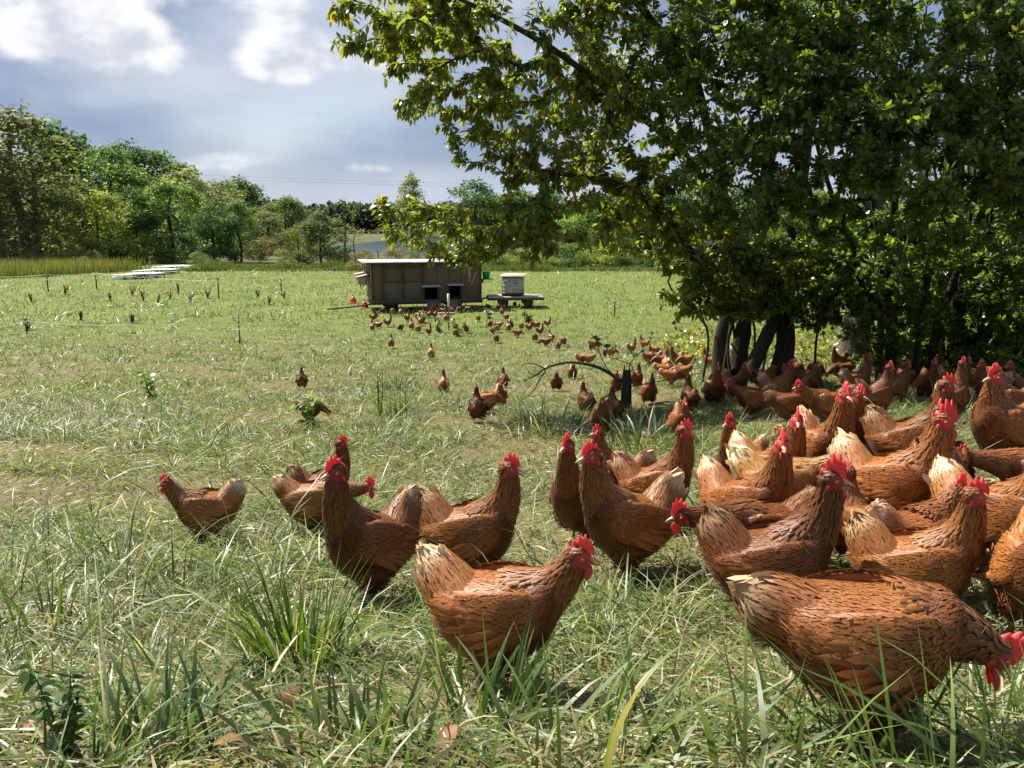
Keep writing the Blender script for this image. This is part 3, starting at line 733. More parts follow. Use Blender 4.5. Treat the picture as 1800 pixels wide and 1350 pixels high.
def ellipsoid_tips(ells, n, r, shell=.35, clump=.0):
    out = []; vol = np.array([e[1][0]*e[1][1]*e[1][2] for e in ells])**.8*np.array([e[2] if len(e) > 2 else 1 for e in ells]); cnt = (n*vol/vol.sum()).astype(int)
    for e, k in zip(ells, cnt):
        c, rad = e[0], e[1]
        v = r.normal(0, 1, (k, 3)); v /= np.linalg.norm(v, axis=1, keepdims=True); q = (shell+(1-shell)*r.random(k))**(1/2.)
        out.append(np.asarray(c)+v*q[:, None]*np.asarray(rad))
    return np.concatenate(out)

def leaves_for(sk, r, per, reach, L, W, greens, droop=.3, sag=.35, gloss=None, rare=None):
    P, D = sk.leaf_sites(r, per, reach); n = len(P)
    side = r.normal(0, 1, (n, 3)); side -= D*(side*D).sum(1, keepdims=True); side /= np.linalg.norm(side, axis=1, keepdims=True)
    d = D*.55+side*.9+np.array((0, 0, -sag))+r.normal(0, .15, (n, 3)); N = np.array((0, 0, 1.))+r.normal(0, .55, (n, 3))
    P = P+side*.012
    w = r.random((n, 1)); g0, g1 = np.array(greens[0]), np.array(greens[1]); col = (g0*(1-w)+g1*w)*np.exp(r.normal(0, .16, (n, 1)))
    if rare is not None:
        k = r.random(n) < rare[0]; col[k] = np.array(rare[1])*np.exp(r.normal(0, .2, (k.sum(), 1)))
    Lq = L*np.exp(r.normal(0, .2, n)); return P, d, N, Lq, Lq*W/L, col, droop

def near_tree(name, label, cat, trunks, ells, ntips, per, reach, L, W, greens, seed, bark, sag=.35, up=.3, rare=None, single_leaves=0, r_tip=.0035, shell=.35, simple=False):
    r = np.random.default_rng(seed); sk = Skeleton()
    for pts, rad in trunks: sk.chain(pts, rad, trunk=True)
    sk.grow(ellipsoid_tips(ells, ntips, r, shell), r, up=up).radii(r_tip)
    base = trunks[0][0][0]; root = empty(name, base); tag(root, label, cat)
    b = np.asarray(base, float)
    mb = sk.tubes(); mb.v = [v-b for v in mb.v]; mb.build('trunk', bark, root, smooth=True)
    P, d, N, Lq, Wq, col, droop = leaves_for(sk, r, per, reach, L, W, greens, sag=sag, rare=rare)
    sel = np.zeros(len(P), bool)
    if single_leaves:
        # the leaves that show largest: nearest the camera at the crown's open edge
        dist = (P-CAM) @ FWD; px = 900+FPX*((P-CAM) @ RGT)/dist; py = 675-FPX*((P-CAM) @ UPV)/dist
        score = np.where((px > 540) & (px < 1790) & (py > 5) & (py < 480), Lq/dist, 0); score = score*(1+.8*(px < 760))
        sel[np.argsort(-score)[:single_leaves]] = True
    c = Cards(); k = ~sel; c.add(*(rhomb_cards(P[k]-b, d[k], N[k], Lq[k], Wq[k]*1.25, col[k]) if simple else leaf_cards(P[k]-b, d[k], N[k], Lq[k], Wq[k], col[k], droop, r)))
    crown = link('crown', c.mesh('crown', (M_LEAF,), False), root); tag(crown, kind='stuff')
    if single_leaves:
        one = np.zeros((1, 3)); protos = []
        for g in (greens[0], greens[1], (np.array(greens[0])+np.array(greens[1]))/2, rare[1] if rare else greens[0]):
            V, q, t, C = leaf_cards(one, np.array([[1., 0, 0]]), np.array([[0, 0, 1.]]), 1., .5, np.array([g]), .3, r); protos.append(mesh_np('leaf', V, [q, t], (M_LEAF,), C))
        for i in np.nonzero(sel)[0]:
            D = Vector(d[i]).normalized(); Nn = Vector(N[i]); Nn = (Nn-D*Nn.dot(D)).normalized(); B = Nn.cross(D)
            M = Matrix((D, B, Nn)).transposed().to_4x4(); M.translation = Vector(P[i]-b)
            o = link('leaf', protos[int(r.choice(4, p=(.33, .33, .28, .06)))], root); o.matrix_local = M @ Matrix.Diagonal((Lq[i], Wq[i]*2, Lq[i], 1))
    return root

def G(x, y, dz=0.): return np.array((x, y, gz(x, y)+dz))
# -- the tree whose limbs reach over the pasture
TX, TY = 3.2, 10.6
g0 = G(TX, TY)
trunksA = [
    ([G(TX-.36, TY, -.1), G(TX-.42, TY, .5), G(TX-.30, TY-.05, 1.2), G(TX-.5, TY-.2, 2.2), G(TX-.9, TY-.6, 3.3), G(TX-1.4, TY-1.1, 4.6)], [.15, .105, .09, .075, .05, .025]),
    ([G(TX-.15, TY+.1, -.1), G(TX-.12, TY+.1, .6), G(TX+.0, TY+.1, 1.5), G(TX+.05, TY, 2.8), G(TX-.1, TY-.2, 4.4)], [.15, .10, .085, .075, .05]),
    ([G(TX+.30, TY-.1, -.1), G(TX+.40, TY-.1, .5), G(TX+.32, TY, 1.3), G(TX+.5, TY, 2.6), G(TX+.5, TY, 4.4)], [.16, .115, .10, .09, .06]),
    ([G(TX-.25, TY-.3, -.1), G(TX+.02, TY-.28, .45), G(TX+.22, TY-.2, .95), G(TX+.32, TY-.1, 1.6)], [.12, .09, .08, .065]),
    ([G(TX-.3, TY-.05, .9), G(TX-.8, TY-.3, 1.5), G(TX-1.3, TY-.8, 2.1), G(TX-2.0, TY-1.6, 2.45), G(TX-3.0, TY-2.3, 2.5)], [.075, .06, .048, .034, .018]),
    ([G(TX-.4, TY-.1, 2.0), G(TX-1.1, TY-.5, 2.9), G(TX-1.9, TY-1.2, 3.4), G(TX-2.9, TY-2.0, 3.8), G(TX-4.0, TY-2.6, 4.1)], [.06, .05, .04, .03, .014]),
    ([G(TX-.9, TY-.6, 3.3), G(TX-1.6, TY-1.2, 4.2), G(TX-2.6, TY-1.9, 4.7), G(TX-3.4, TY-2.4, 5.0)], [.045, .036, .028, .014]),
]
rq_ = np.random.default_rng(8)
for i_ in range(12):
    x_, y_ = TX+rq_.uniform(-.75, .75), TY+rq_.uniform(-.45, .3); h_ = rq_.uniform(1.4, 2.6)
    trunksA.append(([G(x_, y_, -.05), G(x_+rq_.normal(0, .14), y_, h_*.4), G(x_+rq_.normal(0, .28), y_-.1, h_*.75), G(x_+rq_.normal(0, .3), y_-.2, h_)], [.020, .016, .012, .006]))
ellsA = [(at(900, 60, 8.7), (1.55, 1.3, 1.15)), (at(720, 55, 8.1), (.80, .8, .50)), (at(630, 50, 7.9), (.42, .45, .28), 1.3), (at(960, 220, 8.5), (1.15, 1.0, .62)), (at(800, 185, 8.2), (.62, .6, .34)),
         (at(850, 405, 8.2), (.75, .6, .27), 1.2), (at(735, 395, 8.0), (.42, .4, .20), 1.2), (at(1010, 375, 8.5), (.95, .8, .45)), (at(1100, 230, 9.2), (.9, .9, .9)), (at(1130, 60, 9.2), (1.1, 1., 1.)),
         (at(1000, -190, 8.8), (1.9, 1.3, .8), .5), (at(1180, 330, 9.6), (.7, .6, .6)), (at(1215, 535, 9.6), (.42, .4, .30), 1.4), (at(1250, 450, 9.8), (.7, .5, .5), 2.2), (at(1350, 480, 9.8), (.7, .5, .5), 2.2), (at(1130, 400, 9.4), (.6, .5, .4), 1.5), (at(700, 365, 7.9), (.28, .3, .16), 1.6), (at(800, 450, 8.0), (.35, .4, .13), 1.6), (at(900, 430, 8.2), (.5, .4, .2), 1.2)]  # the crown lobe above the frame is unseen, set to deepen ground shade
GA = ((.100, .140, .030), (.215, .240, .048))
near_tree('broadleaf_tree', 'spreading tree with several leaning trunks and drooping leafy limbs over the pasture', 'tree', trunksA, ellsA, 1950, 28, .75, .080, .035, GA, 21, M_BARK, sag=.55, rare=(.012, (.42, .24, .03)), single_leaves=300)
# -- two many-stemmed shrubs on its right
def stems(cx, cy, n, r, hgt, spread, rad=.05):
    out = []
    for i in range(n):
        a = r.uniform(0, 6.28); q = r.uniform(.05, .42); bx, by = cx+q*math.cos(a), cy+q*.7*math.sin(a)
        tx, ty = cx+(bx-cx)*spread+r.normal(0, .3), cy+(by-cy)*spread+r.normal(0, .3)-.3
        h = hgt*r.uniform(.75, 1.1); R0 = rad*r.uniform(.6, 1.3)
        out.append(([G(bx, by, -.05), G(bx+(tx-bx)*.15+r.normal(0, .05), by+(ty-by)*.15, h*.3), G(bx+(tx-bx)*.5+r.normal(0, .1), by+(ty-by)*.5, h*.65), np.array((tx, ty, gz(bx, by)+h))], [R0, R0*.85, R0*.65, R0*.3]))
    return out
rs_ = np.random.default_rng(5)
GB = ((.078, .128, .038), (.165, .220, .066))
ellsB = [(at(1290, 130, 8.1), (1.0, 1.0, 1.05)), (at(1300, 330, 8.0), (.72, .8, .52), 1.1), (at(1420, 200, 7.6), (.9, .9, .9)), (at(1430, 60, 7.8), (.9, .9, .9)), (at(1240, 20, 8.6), (.9, 1., .8)),
         (at(1460, 330, 8.2), (.75, .7, .35)), (at(1350, -200, 8.0), (1.7, 1.2, .8), .5), (at(1390, 430, 9.3), (.75, .7, .35)), (at(1540, 470, 9.8), (.7, .6, .4)), (at(1420, 500, 10.2), (.9, .5, .55), 2.4), (at(1300, 500, 9.7), (.8, .4, .45), 2.), (at(1500, 480, 10.2), (.8, .5, .5), 2.), (at(1480, 550, 10.0), (.5, .4, .3), 1.), (at(1560, 560, 10.0), (.6, .4, .5), 1.5)]  # lobe above the frame: unseen, placed for the shadow it casts
near_tree('leafy_shrub', 'tall dark shrub with small oval leaves right of the leaning trunks', 'shrub', stems(5.0, 10.3, 9, rs_, 4.2, 3.0, .045), ellsB, 2500, 30, .6, .068, .028, GB, 31, M_BARK, sag=.1, up=.5, rare=(.006, (.22, .10, .03)), simple=True)
ellsC = [(at(1620, 70, 7.4), (1.1, 1.0, 1.0)), (at(1760, 130, 7.2), (.9, .9, .9)), (at(1580, 215, 7.2), (.75, .8, .40), 1.2), (at(1650, 305, 7.0), (.80, .7, .28), 1.3), (at(1790, 290, 7.0), (.6, .6, .35)), (at(1740, 380, 7.8), (.8, .7, .4)),
         (at(1880, 200, 7.6), (.9, .9, 1.2)), (at(1700, -200, 7.8), (1.9, 1.2, .8), .5), (at(1620, 420, 8.6), (.8, .7, .35)), (at(1700, 500, 10.2), (1.1, .6, .7), 1.6), (at(1810, 480, 9.6), (.8, .6, .9), 1.5), (at(1630, 590, 10.7), (.7, .4, .55), 1.4), (at(1770, 600, 10.7), (.7, .4, .55), 1.4), (at(1560, 620, 10.4), (.5, .4, .3), 1.2), (at(1680, 640, 10.2), (.7, .4, .3), 1.3), (at(1800, 620, 9.8), (.5, .4, .5), 1.2)]  # its unseen lobe above the frame is placed to shade the ground
near_tree('leafy_shrub', 'broad shrub thicket with a wall of upright stems at the right edge', 'shrub', stems(6.15, 10.6, 26, rs_, 4.4, 3.6, .04), ellsC, 3000, 30, .6, .068, .028, GB, 41, M_BARK, sag=.1, up=.5, rare=(.006, (.22, .10, .03)), simple=True)
# -- the single thick trunk standing behind
bx, by = (1495-900)/FPX*13.6, 13.3
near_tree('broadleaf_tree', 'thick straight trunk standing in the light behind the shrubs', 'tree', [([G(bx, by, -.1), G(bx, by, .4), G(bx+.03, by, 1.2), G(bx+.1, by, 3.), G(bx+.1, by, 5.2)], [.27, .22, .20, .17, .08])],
          [(np.array((bx, by, 6.2)), (2.2, 1.6, 1.5)), (np.array((bx+1.6, by, 4.6)), (1.4, 1.2, .8)), (np.array((bx-.8, by+.2, 3.2)), (.9, .7, .5))], 420, 24, .5, .09, .042, GA, 51, M_BARK2)

# -- thicket closing the view behind the stems, leaf colour darkened to imitate shade
rt_ = np.random.default_rng(15)
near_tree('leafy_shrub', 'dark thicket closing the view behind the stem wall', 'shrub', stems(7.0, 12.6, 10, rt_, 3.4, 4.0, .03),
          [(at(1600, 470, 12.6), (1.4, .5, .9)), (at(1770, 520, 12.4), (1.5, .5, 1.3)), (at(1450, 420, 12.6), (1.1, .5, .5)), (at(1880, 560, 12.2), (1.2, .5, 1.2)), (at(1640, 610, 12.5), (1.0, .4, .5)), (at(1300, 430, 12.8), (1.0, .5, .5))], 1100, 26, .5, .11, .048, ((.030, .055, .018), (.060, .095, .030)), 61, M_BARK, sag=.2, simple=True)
# ------------------------------------------------------------------ background trees
def far_tree_meshes(kind, seed):
    """unit tree, 1 m tall: trunk mesh and crown mesh"""
    r = np.random.default_rng(seed); sk = Skeleton()
    K = dict(broad=dict(w=.40, z0=.05, lobes=60, n=9500, card=.023, fill=.058), tall=dict(w=.30, z0=.06, lobes=56, n=9000, card=.022, fill=.055),
             willow=dict(w=.46, z0=.04, lobes=64, n=9500, card=.023, fill=.055), thin=dict(w=.22, z0=.12, lobes=46, n=4200, card=.019, fill=.040),
             bush=dict(w=.60, z0=.03, lobes=34, n=5500, card=.034, fill=.09), sparse=dict(w=.26, z0=.3, lobes=22, n=420, card=.022, fill=.03))[kind]
    h = 1.0
    tr = [np.array((0, 0, -.02)), np.array((r.normal(0, .01), r.normal(0, .01), .25)), np.array((r.normal(0, .02), r.normal(0, .02), .55)), np.array((r.normal(0, .03), r.normal(0, .03), .88))]
    sk.chain(tr, [.020, .016, .011, .004], trunk=True, step=.05)
    tips = []; 
    for i in range(K['lobes']):
        f = r.random()**.8; z = K['z0']+(1-K['z0']-.07)*f
        env = K['w']*math.sin(math.pi*min(.96, .28+.68*f**.9))**.7
        a = r.uniform(0, 6.28); q = env*(.35+.6*r.random()**.6); tips.append((q*math.cos(a), q*math.sin(a), z))
    tips.append((0, 0, .95)); tips = np.array(tips); sk.grow(tips, r, step=.05, up=.4).radii(.0018)
    mb = sk.tubes(); tm = mb.mesh('trunk', M_BARK2 if kind in ('thin', 'sparse') else M_BARK, True)
    rad = K['fill']*(.75+.6*r.random(len(tips)))*np.where(tips[:, 2] > .85, .8, 1.)
    n = K['n']; w = rad**2; ix = r.choice(len(tips), n, p=w/w.sum())
    v = r.normal(0, 1, (n, 3)); v /= np.linalg.norm(v, axis=1, keepdims=True); q = r.random(n)**.45
    sq = np.array((1.25, 1.25, .85)) if kind != 'willow' else np.array((1.0, 1.0, 1.35))
    P = tips[ix]+v*(q*rad[ix])[:, None]*sq*1.5+r.normal(0, .006, (n, 3))
    Nn = v*.7+np.array((0, 0, .6))+r.normal(0, .5, (n, 3)); D = r.normal(0, 1, (n, 3)); D[:, 2] -= (.9 if kind == 'willow' else .25)
    tone = (r.normal(0, .16, len(tips))[ix]+r.normal(0, .16, n))[:, None]; base = np.array((1., 1., 1.))*np.exp(tone)
    base = base*np.where(r.random((n, 1)) < .25, np.array((1.25, 1.12, .8)), np.array((1., 1., 1.)))
    Lc = K['card']*np.exp(r.normal(0, .25, n)); c = Cards(); c.add(*rhomb_cards(P, D, Nn, Lc, Lc*.75, base*.5))
    cm = c.mesh('crown', (M_FARLEAF,), False)
    return tm, cm
FT = {k: [far_tree_meshes(k, 300+i*13+j) for j in range(nv)] for i, (k, nv) in enumerate((('broad', 3), ('tall', 2), ('willow', 2), ('thin', 1), ('bush', 2), ('sparse', 1)))}
_ft = 0
def far_tree(kind, px, ptop, pbase, depth, col, label, wide=1.0, name='broadleaf_tree', cat='tree', group=None):
    global _ft
    p = at(px, pbase, depth); base = np.array((p[0], p[1], gz(p[0], p[1]))); top = at(px, ptop, depth); h = max(.5, top[2]-base[2])
    _ft += 1; tm, cm = FT[kind][_ft % len(FT[kind])]
    root = empty(name, base, (_ft*2.399) % 6.28); tag(root, label, cat, group); wide *= 1.22; root.scale = (h*wide, h*wide, h)
    link('trunk', tm, root); o = link('crown', cm, root); o.color = (col[0]*3.1, col[1]*3.3, col[2]*3.7, 1); tag(o, kind='stuff')
    return root
DK = (.045, .078, .030); MD = (.07, .108, .034); LT = (.105, .145, .040); YL = (.155, .17, .040); OL = (.105, .115, .048); BR = (.13, .105, .052)
far_tree('thin', 45, 190, 462, 74, (.075, .085, .03), 'tall thin tree with airy foliage at the left edge of the picture', 1.6)
far_tree('sparse', 68, 176, 462, 78, (.07, .075, .03), 'nearly bare tree top sticking out above the left trees', 1.1)
far_tree('thin', 8, 250, 465, 70, (.085, .085, .032), 'yellowish half-bare tree cut by the left picture edge', 1.4)
far_tree('tall', 105, 215, 460, 98, DK, 'dark rounded tree rising behind the thin left tree', 1.1)
far_tree('tall', 158, 244, 460, 108, DK, 'dark tree with a pointed top, second along the left ridge line', 1.0)
far_tree('broad', 205, 262, 460, 92, MD, 'large full green tree behind the yellow-green one', 1.05)
far_tree('tall', 236, 248, 458, 122, DK, 'dark tall tree, third along the left ridge line', 1.0)
far_tree('tall', 280, 264, 458, 128, MD, 'tall tree where the left tree line starts to fall', 1.1)
far_tree('willow', 175, 335, 468, 78, YL, 'bright yellow-green tree in front of the left tree line', 1.15)
far_tree('broad', 110, 310, 462, 84, OL, 'olive green tree left of the yellow-green one', 1.1)
far_tree('willow', 305, 315, 465, 84, LT, 'light green willowy tree with leaning stems', 1.25)
far_tree('broad', 245, 330, 466, 82, DK, 'deep green tree between the yellow-green and the willowy tree', 1.0)
far_tree('broad', 340, 300, 460, 118, OL, 'olive tree behind the willowy tree', 1.2)
far_tree('tall', 325, 285, 458, 135, MD, 'farther green tree top on the falling tree line', 1.1)
far_tree('broad', 378, 360, 468, 80, DK, 'small dark leafy tree in front of the olive trees', 1.0)
far_tree('broad', 425, 352, 468, 82, MD, 'slender green tree beside the small dark one', .9)
far_tree('tall', 428, 310, 458, 135, DK, 'dark tree at the right end of the high tree line', 1.15)
far_tree('broad', 400, 318, 458, 128, OL, 'greyish olive tree left of the last dark tree', 1.2)
far_tree('willow', 505, 344, 455, 125, (.08, .1, .04), 'round olive tree standing alone past the tree line', 1.15)
far_tree('broad', 470, 370, 460, 110, OL, 'low olive tree filling the gap before the round tree', 1.3)
far_tree('broad', 565, 372, 468, 76, (.055, .075, .03), 'dark bushy tree left of the coop', 1.2)
far_tree('bush', 525, 395, 468, 78, (.10, .105, .036), 'yellowish bush left of the dark bushy tree', .8, 'bush', 'bush')
far_tree('sparse', 607, 345, 470, 70, OL, 'bare forked sapling just left of the coop roof', .9)
far_tree('sparse', 625, 400, 470, 66, MD, 'small twiggy sapling against the lake', 1.2)
far_tree('thin', 725, 302, 470, 74, OL, 'thin half-leafed tree rising behind the coop', .8)
far_tree('broad', 20, 330, 460, 92, DK, 'dark tree filling the gap behind the half-bare left edge tree', 1.2)
far_tree('broad', 60, 300, 460, 104, MD, 'green tree seen through the thin left tree', 1.2)
far_tree('broad', 145, 300, 460, 112, DK, 'shaded tree behind the olive green one', 1.2)
far_tree('broad', 290, 350, 464, 96, DK, 'shaded tree behind the willowy stems', 1.2)
far_tree('broad', 455, 345, 456, 140, MD, 'far green tree between the last dark tree and the round one', 1.2)
far_tree('broad', 545, 385, 455, 135, MD, 'low far tree right of the round olive tree', 1.3)
for i, (px, pt, dp, cl, lb) in enumerate(((20, 425, 72, BR, 'brownish bush at the foot of the left edge trees'), (75, 430, 70, OL, 'grey-green bush under the thin left tree'), (130, 432, 70, BR, 'brown-green bush right of the grey-green bush'), (165, 440, 68, OL, 'low bush below the yellow-green tree'),
        (470, 415, 92, BR, 'reddish round bush below the round olive tree'), (447, 425, 88, BR, 'brown bush left of the reddish round bush'), (350, 440, 74, MD, 'low green bush under the small dark tree'), (500, 440, 74, OL, 'olive bush at the field edge by the slender tree'), (640, 438, 60, BR, 'brown bush behind the left end of the coop roof'), (690, 436, 60, BR, 'reddish bush behind the coop roof under the branch tips'), (735, 418, 66, OL, 'olive bush behind the middle of the coop roof'), (775, 425, 64, BR, 'brown bush behind the right half of the coop roof'), (598, 432, 74, OL, 'olive bush at the foot of the forked sapling'))):
    far_tree('bush', px, pt, 470, dp, cl, lb, 1.0, 'bush', 'bush')
# hedge of trees along the far right side of the field
for i, (kd, px, pt, dp, cl, lb, wd) in enumerate((('broad', 835, 318, 82, DK, 'dark tree behind the right end of the coop', 1.1), ('broad', 905, 330, 80, MD, 'green tree in the far hedge above the water tank', 1.1), ('tall', 965, 330, 84, DK, 'dark tree in the far hedge right of the water tank', 1.3), ('broad', 1030, 350, 78, LT, 'yellow-green tree in the far hedge left of centre trunks', 1.2),
        ('broad', 1090, 330, 80, MD, 'full green tree in the far hedge beside the drooping sprays', 1.2), ('broad', 1150, 320, 82, DK, 'dark tree in the far hedge just left of the trunks', 1.2), ('broad', 1230, 320, 80, MD, 'green hedge tree glimpsed behind the leaning trunks', 1.3), ('tall', 1320, 320, 80, DK, 'dark hedge tree glimpsed right of the leaning trunks', 1.4), ('broad', 1430, 330, 78, LT, 'light hedge tree glimpsed left of the thick trunk', 1.3), ('broad', 1540, 330, 80, MD, 'green hedge tree glimpsed right of the thick trunk', 1.3), ('broad', 1660, 320, 80, LT, 'light hedge tree glimpsed through the stem wall', 1.4), ('broad', 1780, 320, 78, MD, 'green hedge tree glimpsed at the right picture edge', 1.4))):
    far_tree(kd, px, pt, 474, dp, cl, lb, wd)
for i, (px, pt, lb) in enumerate(((870, 436, 'low sunlit bush beyond the green bucket'), (930, 432, 'low sunlit bush beyond the water tank'), (1000, 430, 'low bush at the hedge foot, third from the coop'), (1065, 426, 'low bush at the hedge foot, fourth from the coop'), (1130, 430, 'low bush at the hedge foot nearest the trunks'), (1195, 428, 'low bush at the hedge foot behind the drooping spray'), (905, 420, 'dark bush at the hedge foot behind the water tank'), (1035, 418, 'dark bush at the hedge foot midway to the trunks'), (965, 422, 'dark bush at the hedge foot right of the water tank'), (1100, 418, 'dark bush at the hedge foot, second nearest the trunks'))):
    far_tree('bush', px, pt, 476, 70 if i < 6 else 74, (LT, YL, MD, YL, MD, LT, DK, DK, DK, DK)[i], lb, 1.5, 'bush', 'bush')
# wooded shore across the lake: one mass
r = np.random.default_rng(77); n = 26000
x = r.uniform(-330, 420, n); y = 560+40*r.random(n)-.08*np.abs(x); top = 15+4*vnoise(x, x*0, .06)+5*vnoise(x, x*0, .16, 4); z = -1.2+top*r.random(n)**.6
c = Cards(); tone = np.exp(r.normal(0, .2, (n, 1))+.5*(vnoise(x, y, .07, 2)[:, None]-.5))
c.add(*rhomb_cards(np.stack([x, y, z], 1), r.normal(0, 1, (n, 3)), r.normal(0, .6, (n, 3))+np.array((0, -.3, .8)), 4.2, 3.2, np.array((.045, .068, .045))*tone))
n = 4000; x = r.uniform(-330, 420, n); y = 520+25*r.random(n); z = -1.6+(2.5+2*vnoise(x, x*0, .05, 6))*r.random(n)
c.add(*rhomb_cards(np.stack([x, y, z], 1), r.normal(0, 1, (n, 3)), r.normal(0, .6, (n, 3))+np.array((0, -.3, .8)), 2.2, 1.6, np.array((.10, .11, .045))*np.exp(r.normal(0, .2, (n, 1)))))
shore = link('far_shore_wood', c.mesh('far_shore_wood', (M_FARLEAF,), False)); tag(shore, 'dark distant wood along the far shore of the lake', 'wood', kind='stuff')
# overhead line
mb = MB(); 
for k in range(2):
    f = np.linspace(0, 1, 30); A = np.array((-140, 330, 23.5+1.2*k)); B = np.array((160, 330, 19.5+1.2*k)); P = A+(B-A)*f[:, None]; P[:, 2] -= 4*f*(1-f)*2.5; mb.tube(P, .028, 4)
line = mb.build('power_line', mat_plain('cable', (.12, .12, .13))); tag(line, 'thin overhead power line crossing the sky above the lake', 'power line')
# ------------------------------------------------------------------ the wheeled coop and what stands about it
def wood_mat(name, c0, c1, horiz=True):
    t = NT(name); v = t.scaled(t.coord('Object'), (.6, 1, 6) if horiz else (6, 6, .5)); n = t.noise(5, 6, .65, v); n2 = t.noise(1.1, 4, .6)
    c = t.mix(n, c0, c1); c = t.mix(t.math('MULTIPLY', t.ramp(n2, [(.42, (0, 0, 0)), (.7, (1, 1, 1))]), .55), c, (.105, .095, .08))
    return t.done(t.principled(c, .85, .2, t.bump(n, .5, .01)))
M_PLY = wood_mat('weathered_plywood', (.085, .056, .034), (.175, .12, .075), False)
M_PLYG = wood_mat('grey_plywood', (.08, .068, .054), (.15, .128, .10), False)
M_BATTEN = wood_mat('batten_wood', (.05, .034, .022), (.11, .075, .048), False)
M_PALEWOOD = wood_mat('pale_wood', (.30, .25, .19), (.48, .42, .34), False)
M_ROOF = mat_plain('roof_metal', (.58, .56, .53), .45, .5, .3, 2.5, metal=.2)
M_SHADE = mat_plain('inside_shade', (.012, .010, .009), .9, .1)  # near-black colour stands for the unlit inside of coop and pens
M_STEEL = mat_plain('rusty_steel', (.085, .06, .045), .7, .3, .5, 9., bump=.3)
M_RUBBER = mat_plain('rubber', (.03, .03, .032), .8, .2)
M_WHITE = mat_plain('white_plastic', (.72, .72, .70), .5, .4, .12, 4.)
M_TANK = mat_plain('tank_plastic', (.48, .48, .45), .4, .4, .15, 3.)
M_RED = mat_plain('red_plastic', (.55, .05, .03), .4, .5, .2, 8.)
M_GREEN = mat_plain('green_plastic', (.02, .36, .14), .45, .4, .2, 8.)
M_GREY = mat_plain('galvanised', (.42, .43, .43), .45, .5, .2, 8., metal=.4)

p0 = at(655, 536, 31.0); CX, CY = p0[0], p0[1]; CZ = gz(CX, CY); YAW = R(15)
coop = empty('chicken_coop', (CX, CY, CZ), YAW); tag(coop, 'weathered plywood coop on wheels with a pale metal roof', 'chicken coop')
W, D, F0, H = 4.30, 2.1, .40, 1.46            # front width, depth, floor height, wall height (front)
def box(name, mat, c, d, parent=coop, rot=None, bev=.008):
    mb = MB(); mb.box((0, 0, 0), d, rot, bev); return mb.build(name, mat, parent, loc=c)
box('floor_frame', M_STEEL, (W/2, D/2, F0-.07), (W+.10, D+.06, .13))
box('sill_beam', M_BATTEN, (W/2, -.035, F0-.02), (W+.04, .06, .11))
# front wall: panels round two pop holes
T = .02
holes = [(2.02, 2.52, F0+.03, F0+.52), (3.02, 3.44, F0+.05, F0+.56)]
xs = [0, .42, 1.22, 1.98, 2.56, 2.98, 3.48, W]
tones = [M_PLY, M_PLYG, M_PLYG, M_PLY, M_PLYG, M_PLY, M_PLY]
for i in range(7):
    x0, x1 = xs[i]+.005, xs[i+1]-.005; zb = F0
    if i == 3: zb = F0+.54
    if i == 5: zb = F0+.58
    off = (.0, .018, .018, .004, .002, .005, .0)[i]
    split = (F0+.72) if i in (1, 2) else None
    if split:
        box('panel', M_PLYG, ((x0+x1)/2, T/2+off, (zb+split-.008)/2), (x1-x0, T, split-.008-zb)); box('panel', M_PLY, ((x0+x1)/2, T/2+off, (split+.008+F0+H-.16)/2), (x1-x0, T, F0+H-.16-split-.008))
        box('panel', M_PLY, ((x0+x1)/2, T/2, F0+H-.075), (x1-x0, T, .14))
    else: box('panel', tones[i], ((x0+x1)/2, T/2+off, (zb+F0+H)/2), (x1-x0, T, F0+H-zb))
for x in (.015, .42, 1.20, 1.98, W-.015): box('batten', M_BATTEN, (x, -.016, F0+H/2), (.055, .03, H))
box('batten', M_PALEWOOD, (3.82, -.014, F0+1.02), (.085, .025, .62))
box('batten', M_BATTEN, (1.2, -.018, F0+H-.16), (1.60, .03, .05)); box('batten', M_BATTEN, (1.2, -.018, F0+.06), (1.60, .03, .05))
box('inside_shade_sheet', M_SHADE, (W/2, D*.55, F0+.60), (W-.1, .02, 1.1))  # sheet added to show the shaded interior through the pop holes
for (x0, x1, z0, z1) in holes:
    fr = box('pop_hole', M_BATTEN, (x0-.02, -.02, (z0+z1)/2), (.04, .05, z1-z0)); 
    box('frame_jamb', M_BATTEN, (x1+.02-(x0-.02), 0, 0), (.04, .05, z1-z0), fr)
    box('awning', M_GREY, ((x0+x1)/2-(x0-.02), -.10, (z1-z0)/2+.05), (x1-x0+.22, .28, .018), fr, Matrix.Rotation(R(14), 3, 'X'))
for x_ in (.47, 1.93):
    for z_ in (F0+.30, F0+1.10): box('hinge', M_STEEL, (x_, -.036, z_), (.13, .012, .035), bev=0)
for x_ in (1.10, 1.31): box('latch', M_STEEL, (x_, -.036, F0+.74), (.05, .02, .09), bev=0)
# side and back walls
wl = box('side_wall', M_PLY, (-.01, D/2, F0+H/2+.03), (.02, D-.04, H-.02)); box('side_wall', M_PLY, (W+.01, D/2, F0+H/2+.03), (.02, D-.04, H)); box('back_wall', M_PLY, (W/2, D, F0+H/2+.05), (W, .02, H+.06))
for y in (.05, .72, 1.38, D-.06): box('board', M_PALEWOOD, (-.032, y, F0+H/2), (.022, .11, H-.06))
for y0 in (.13, .80, 1.46):
    o = box('brace', M_PALEWOOD, (-.034, y0+.26, F0+.33), (.02, .09, .70), rot=Matrix.Rotation(R(-32), 3, 'X'))
for y in (.38, 1.05, 1.72): box('vent_opening', M_SHADE, (-.024, y, F0+1.12), (.012, .42, .34))  # openings are flat dark patches, inner shade put into the colour
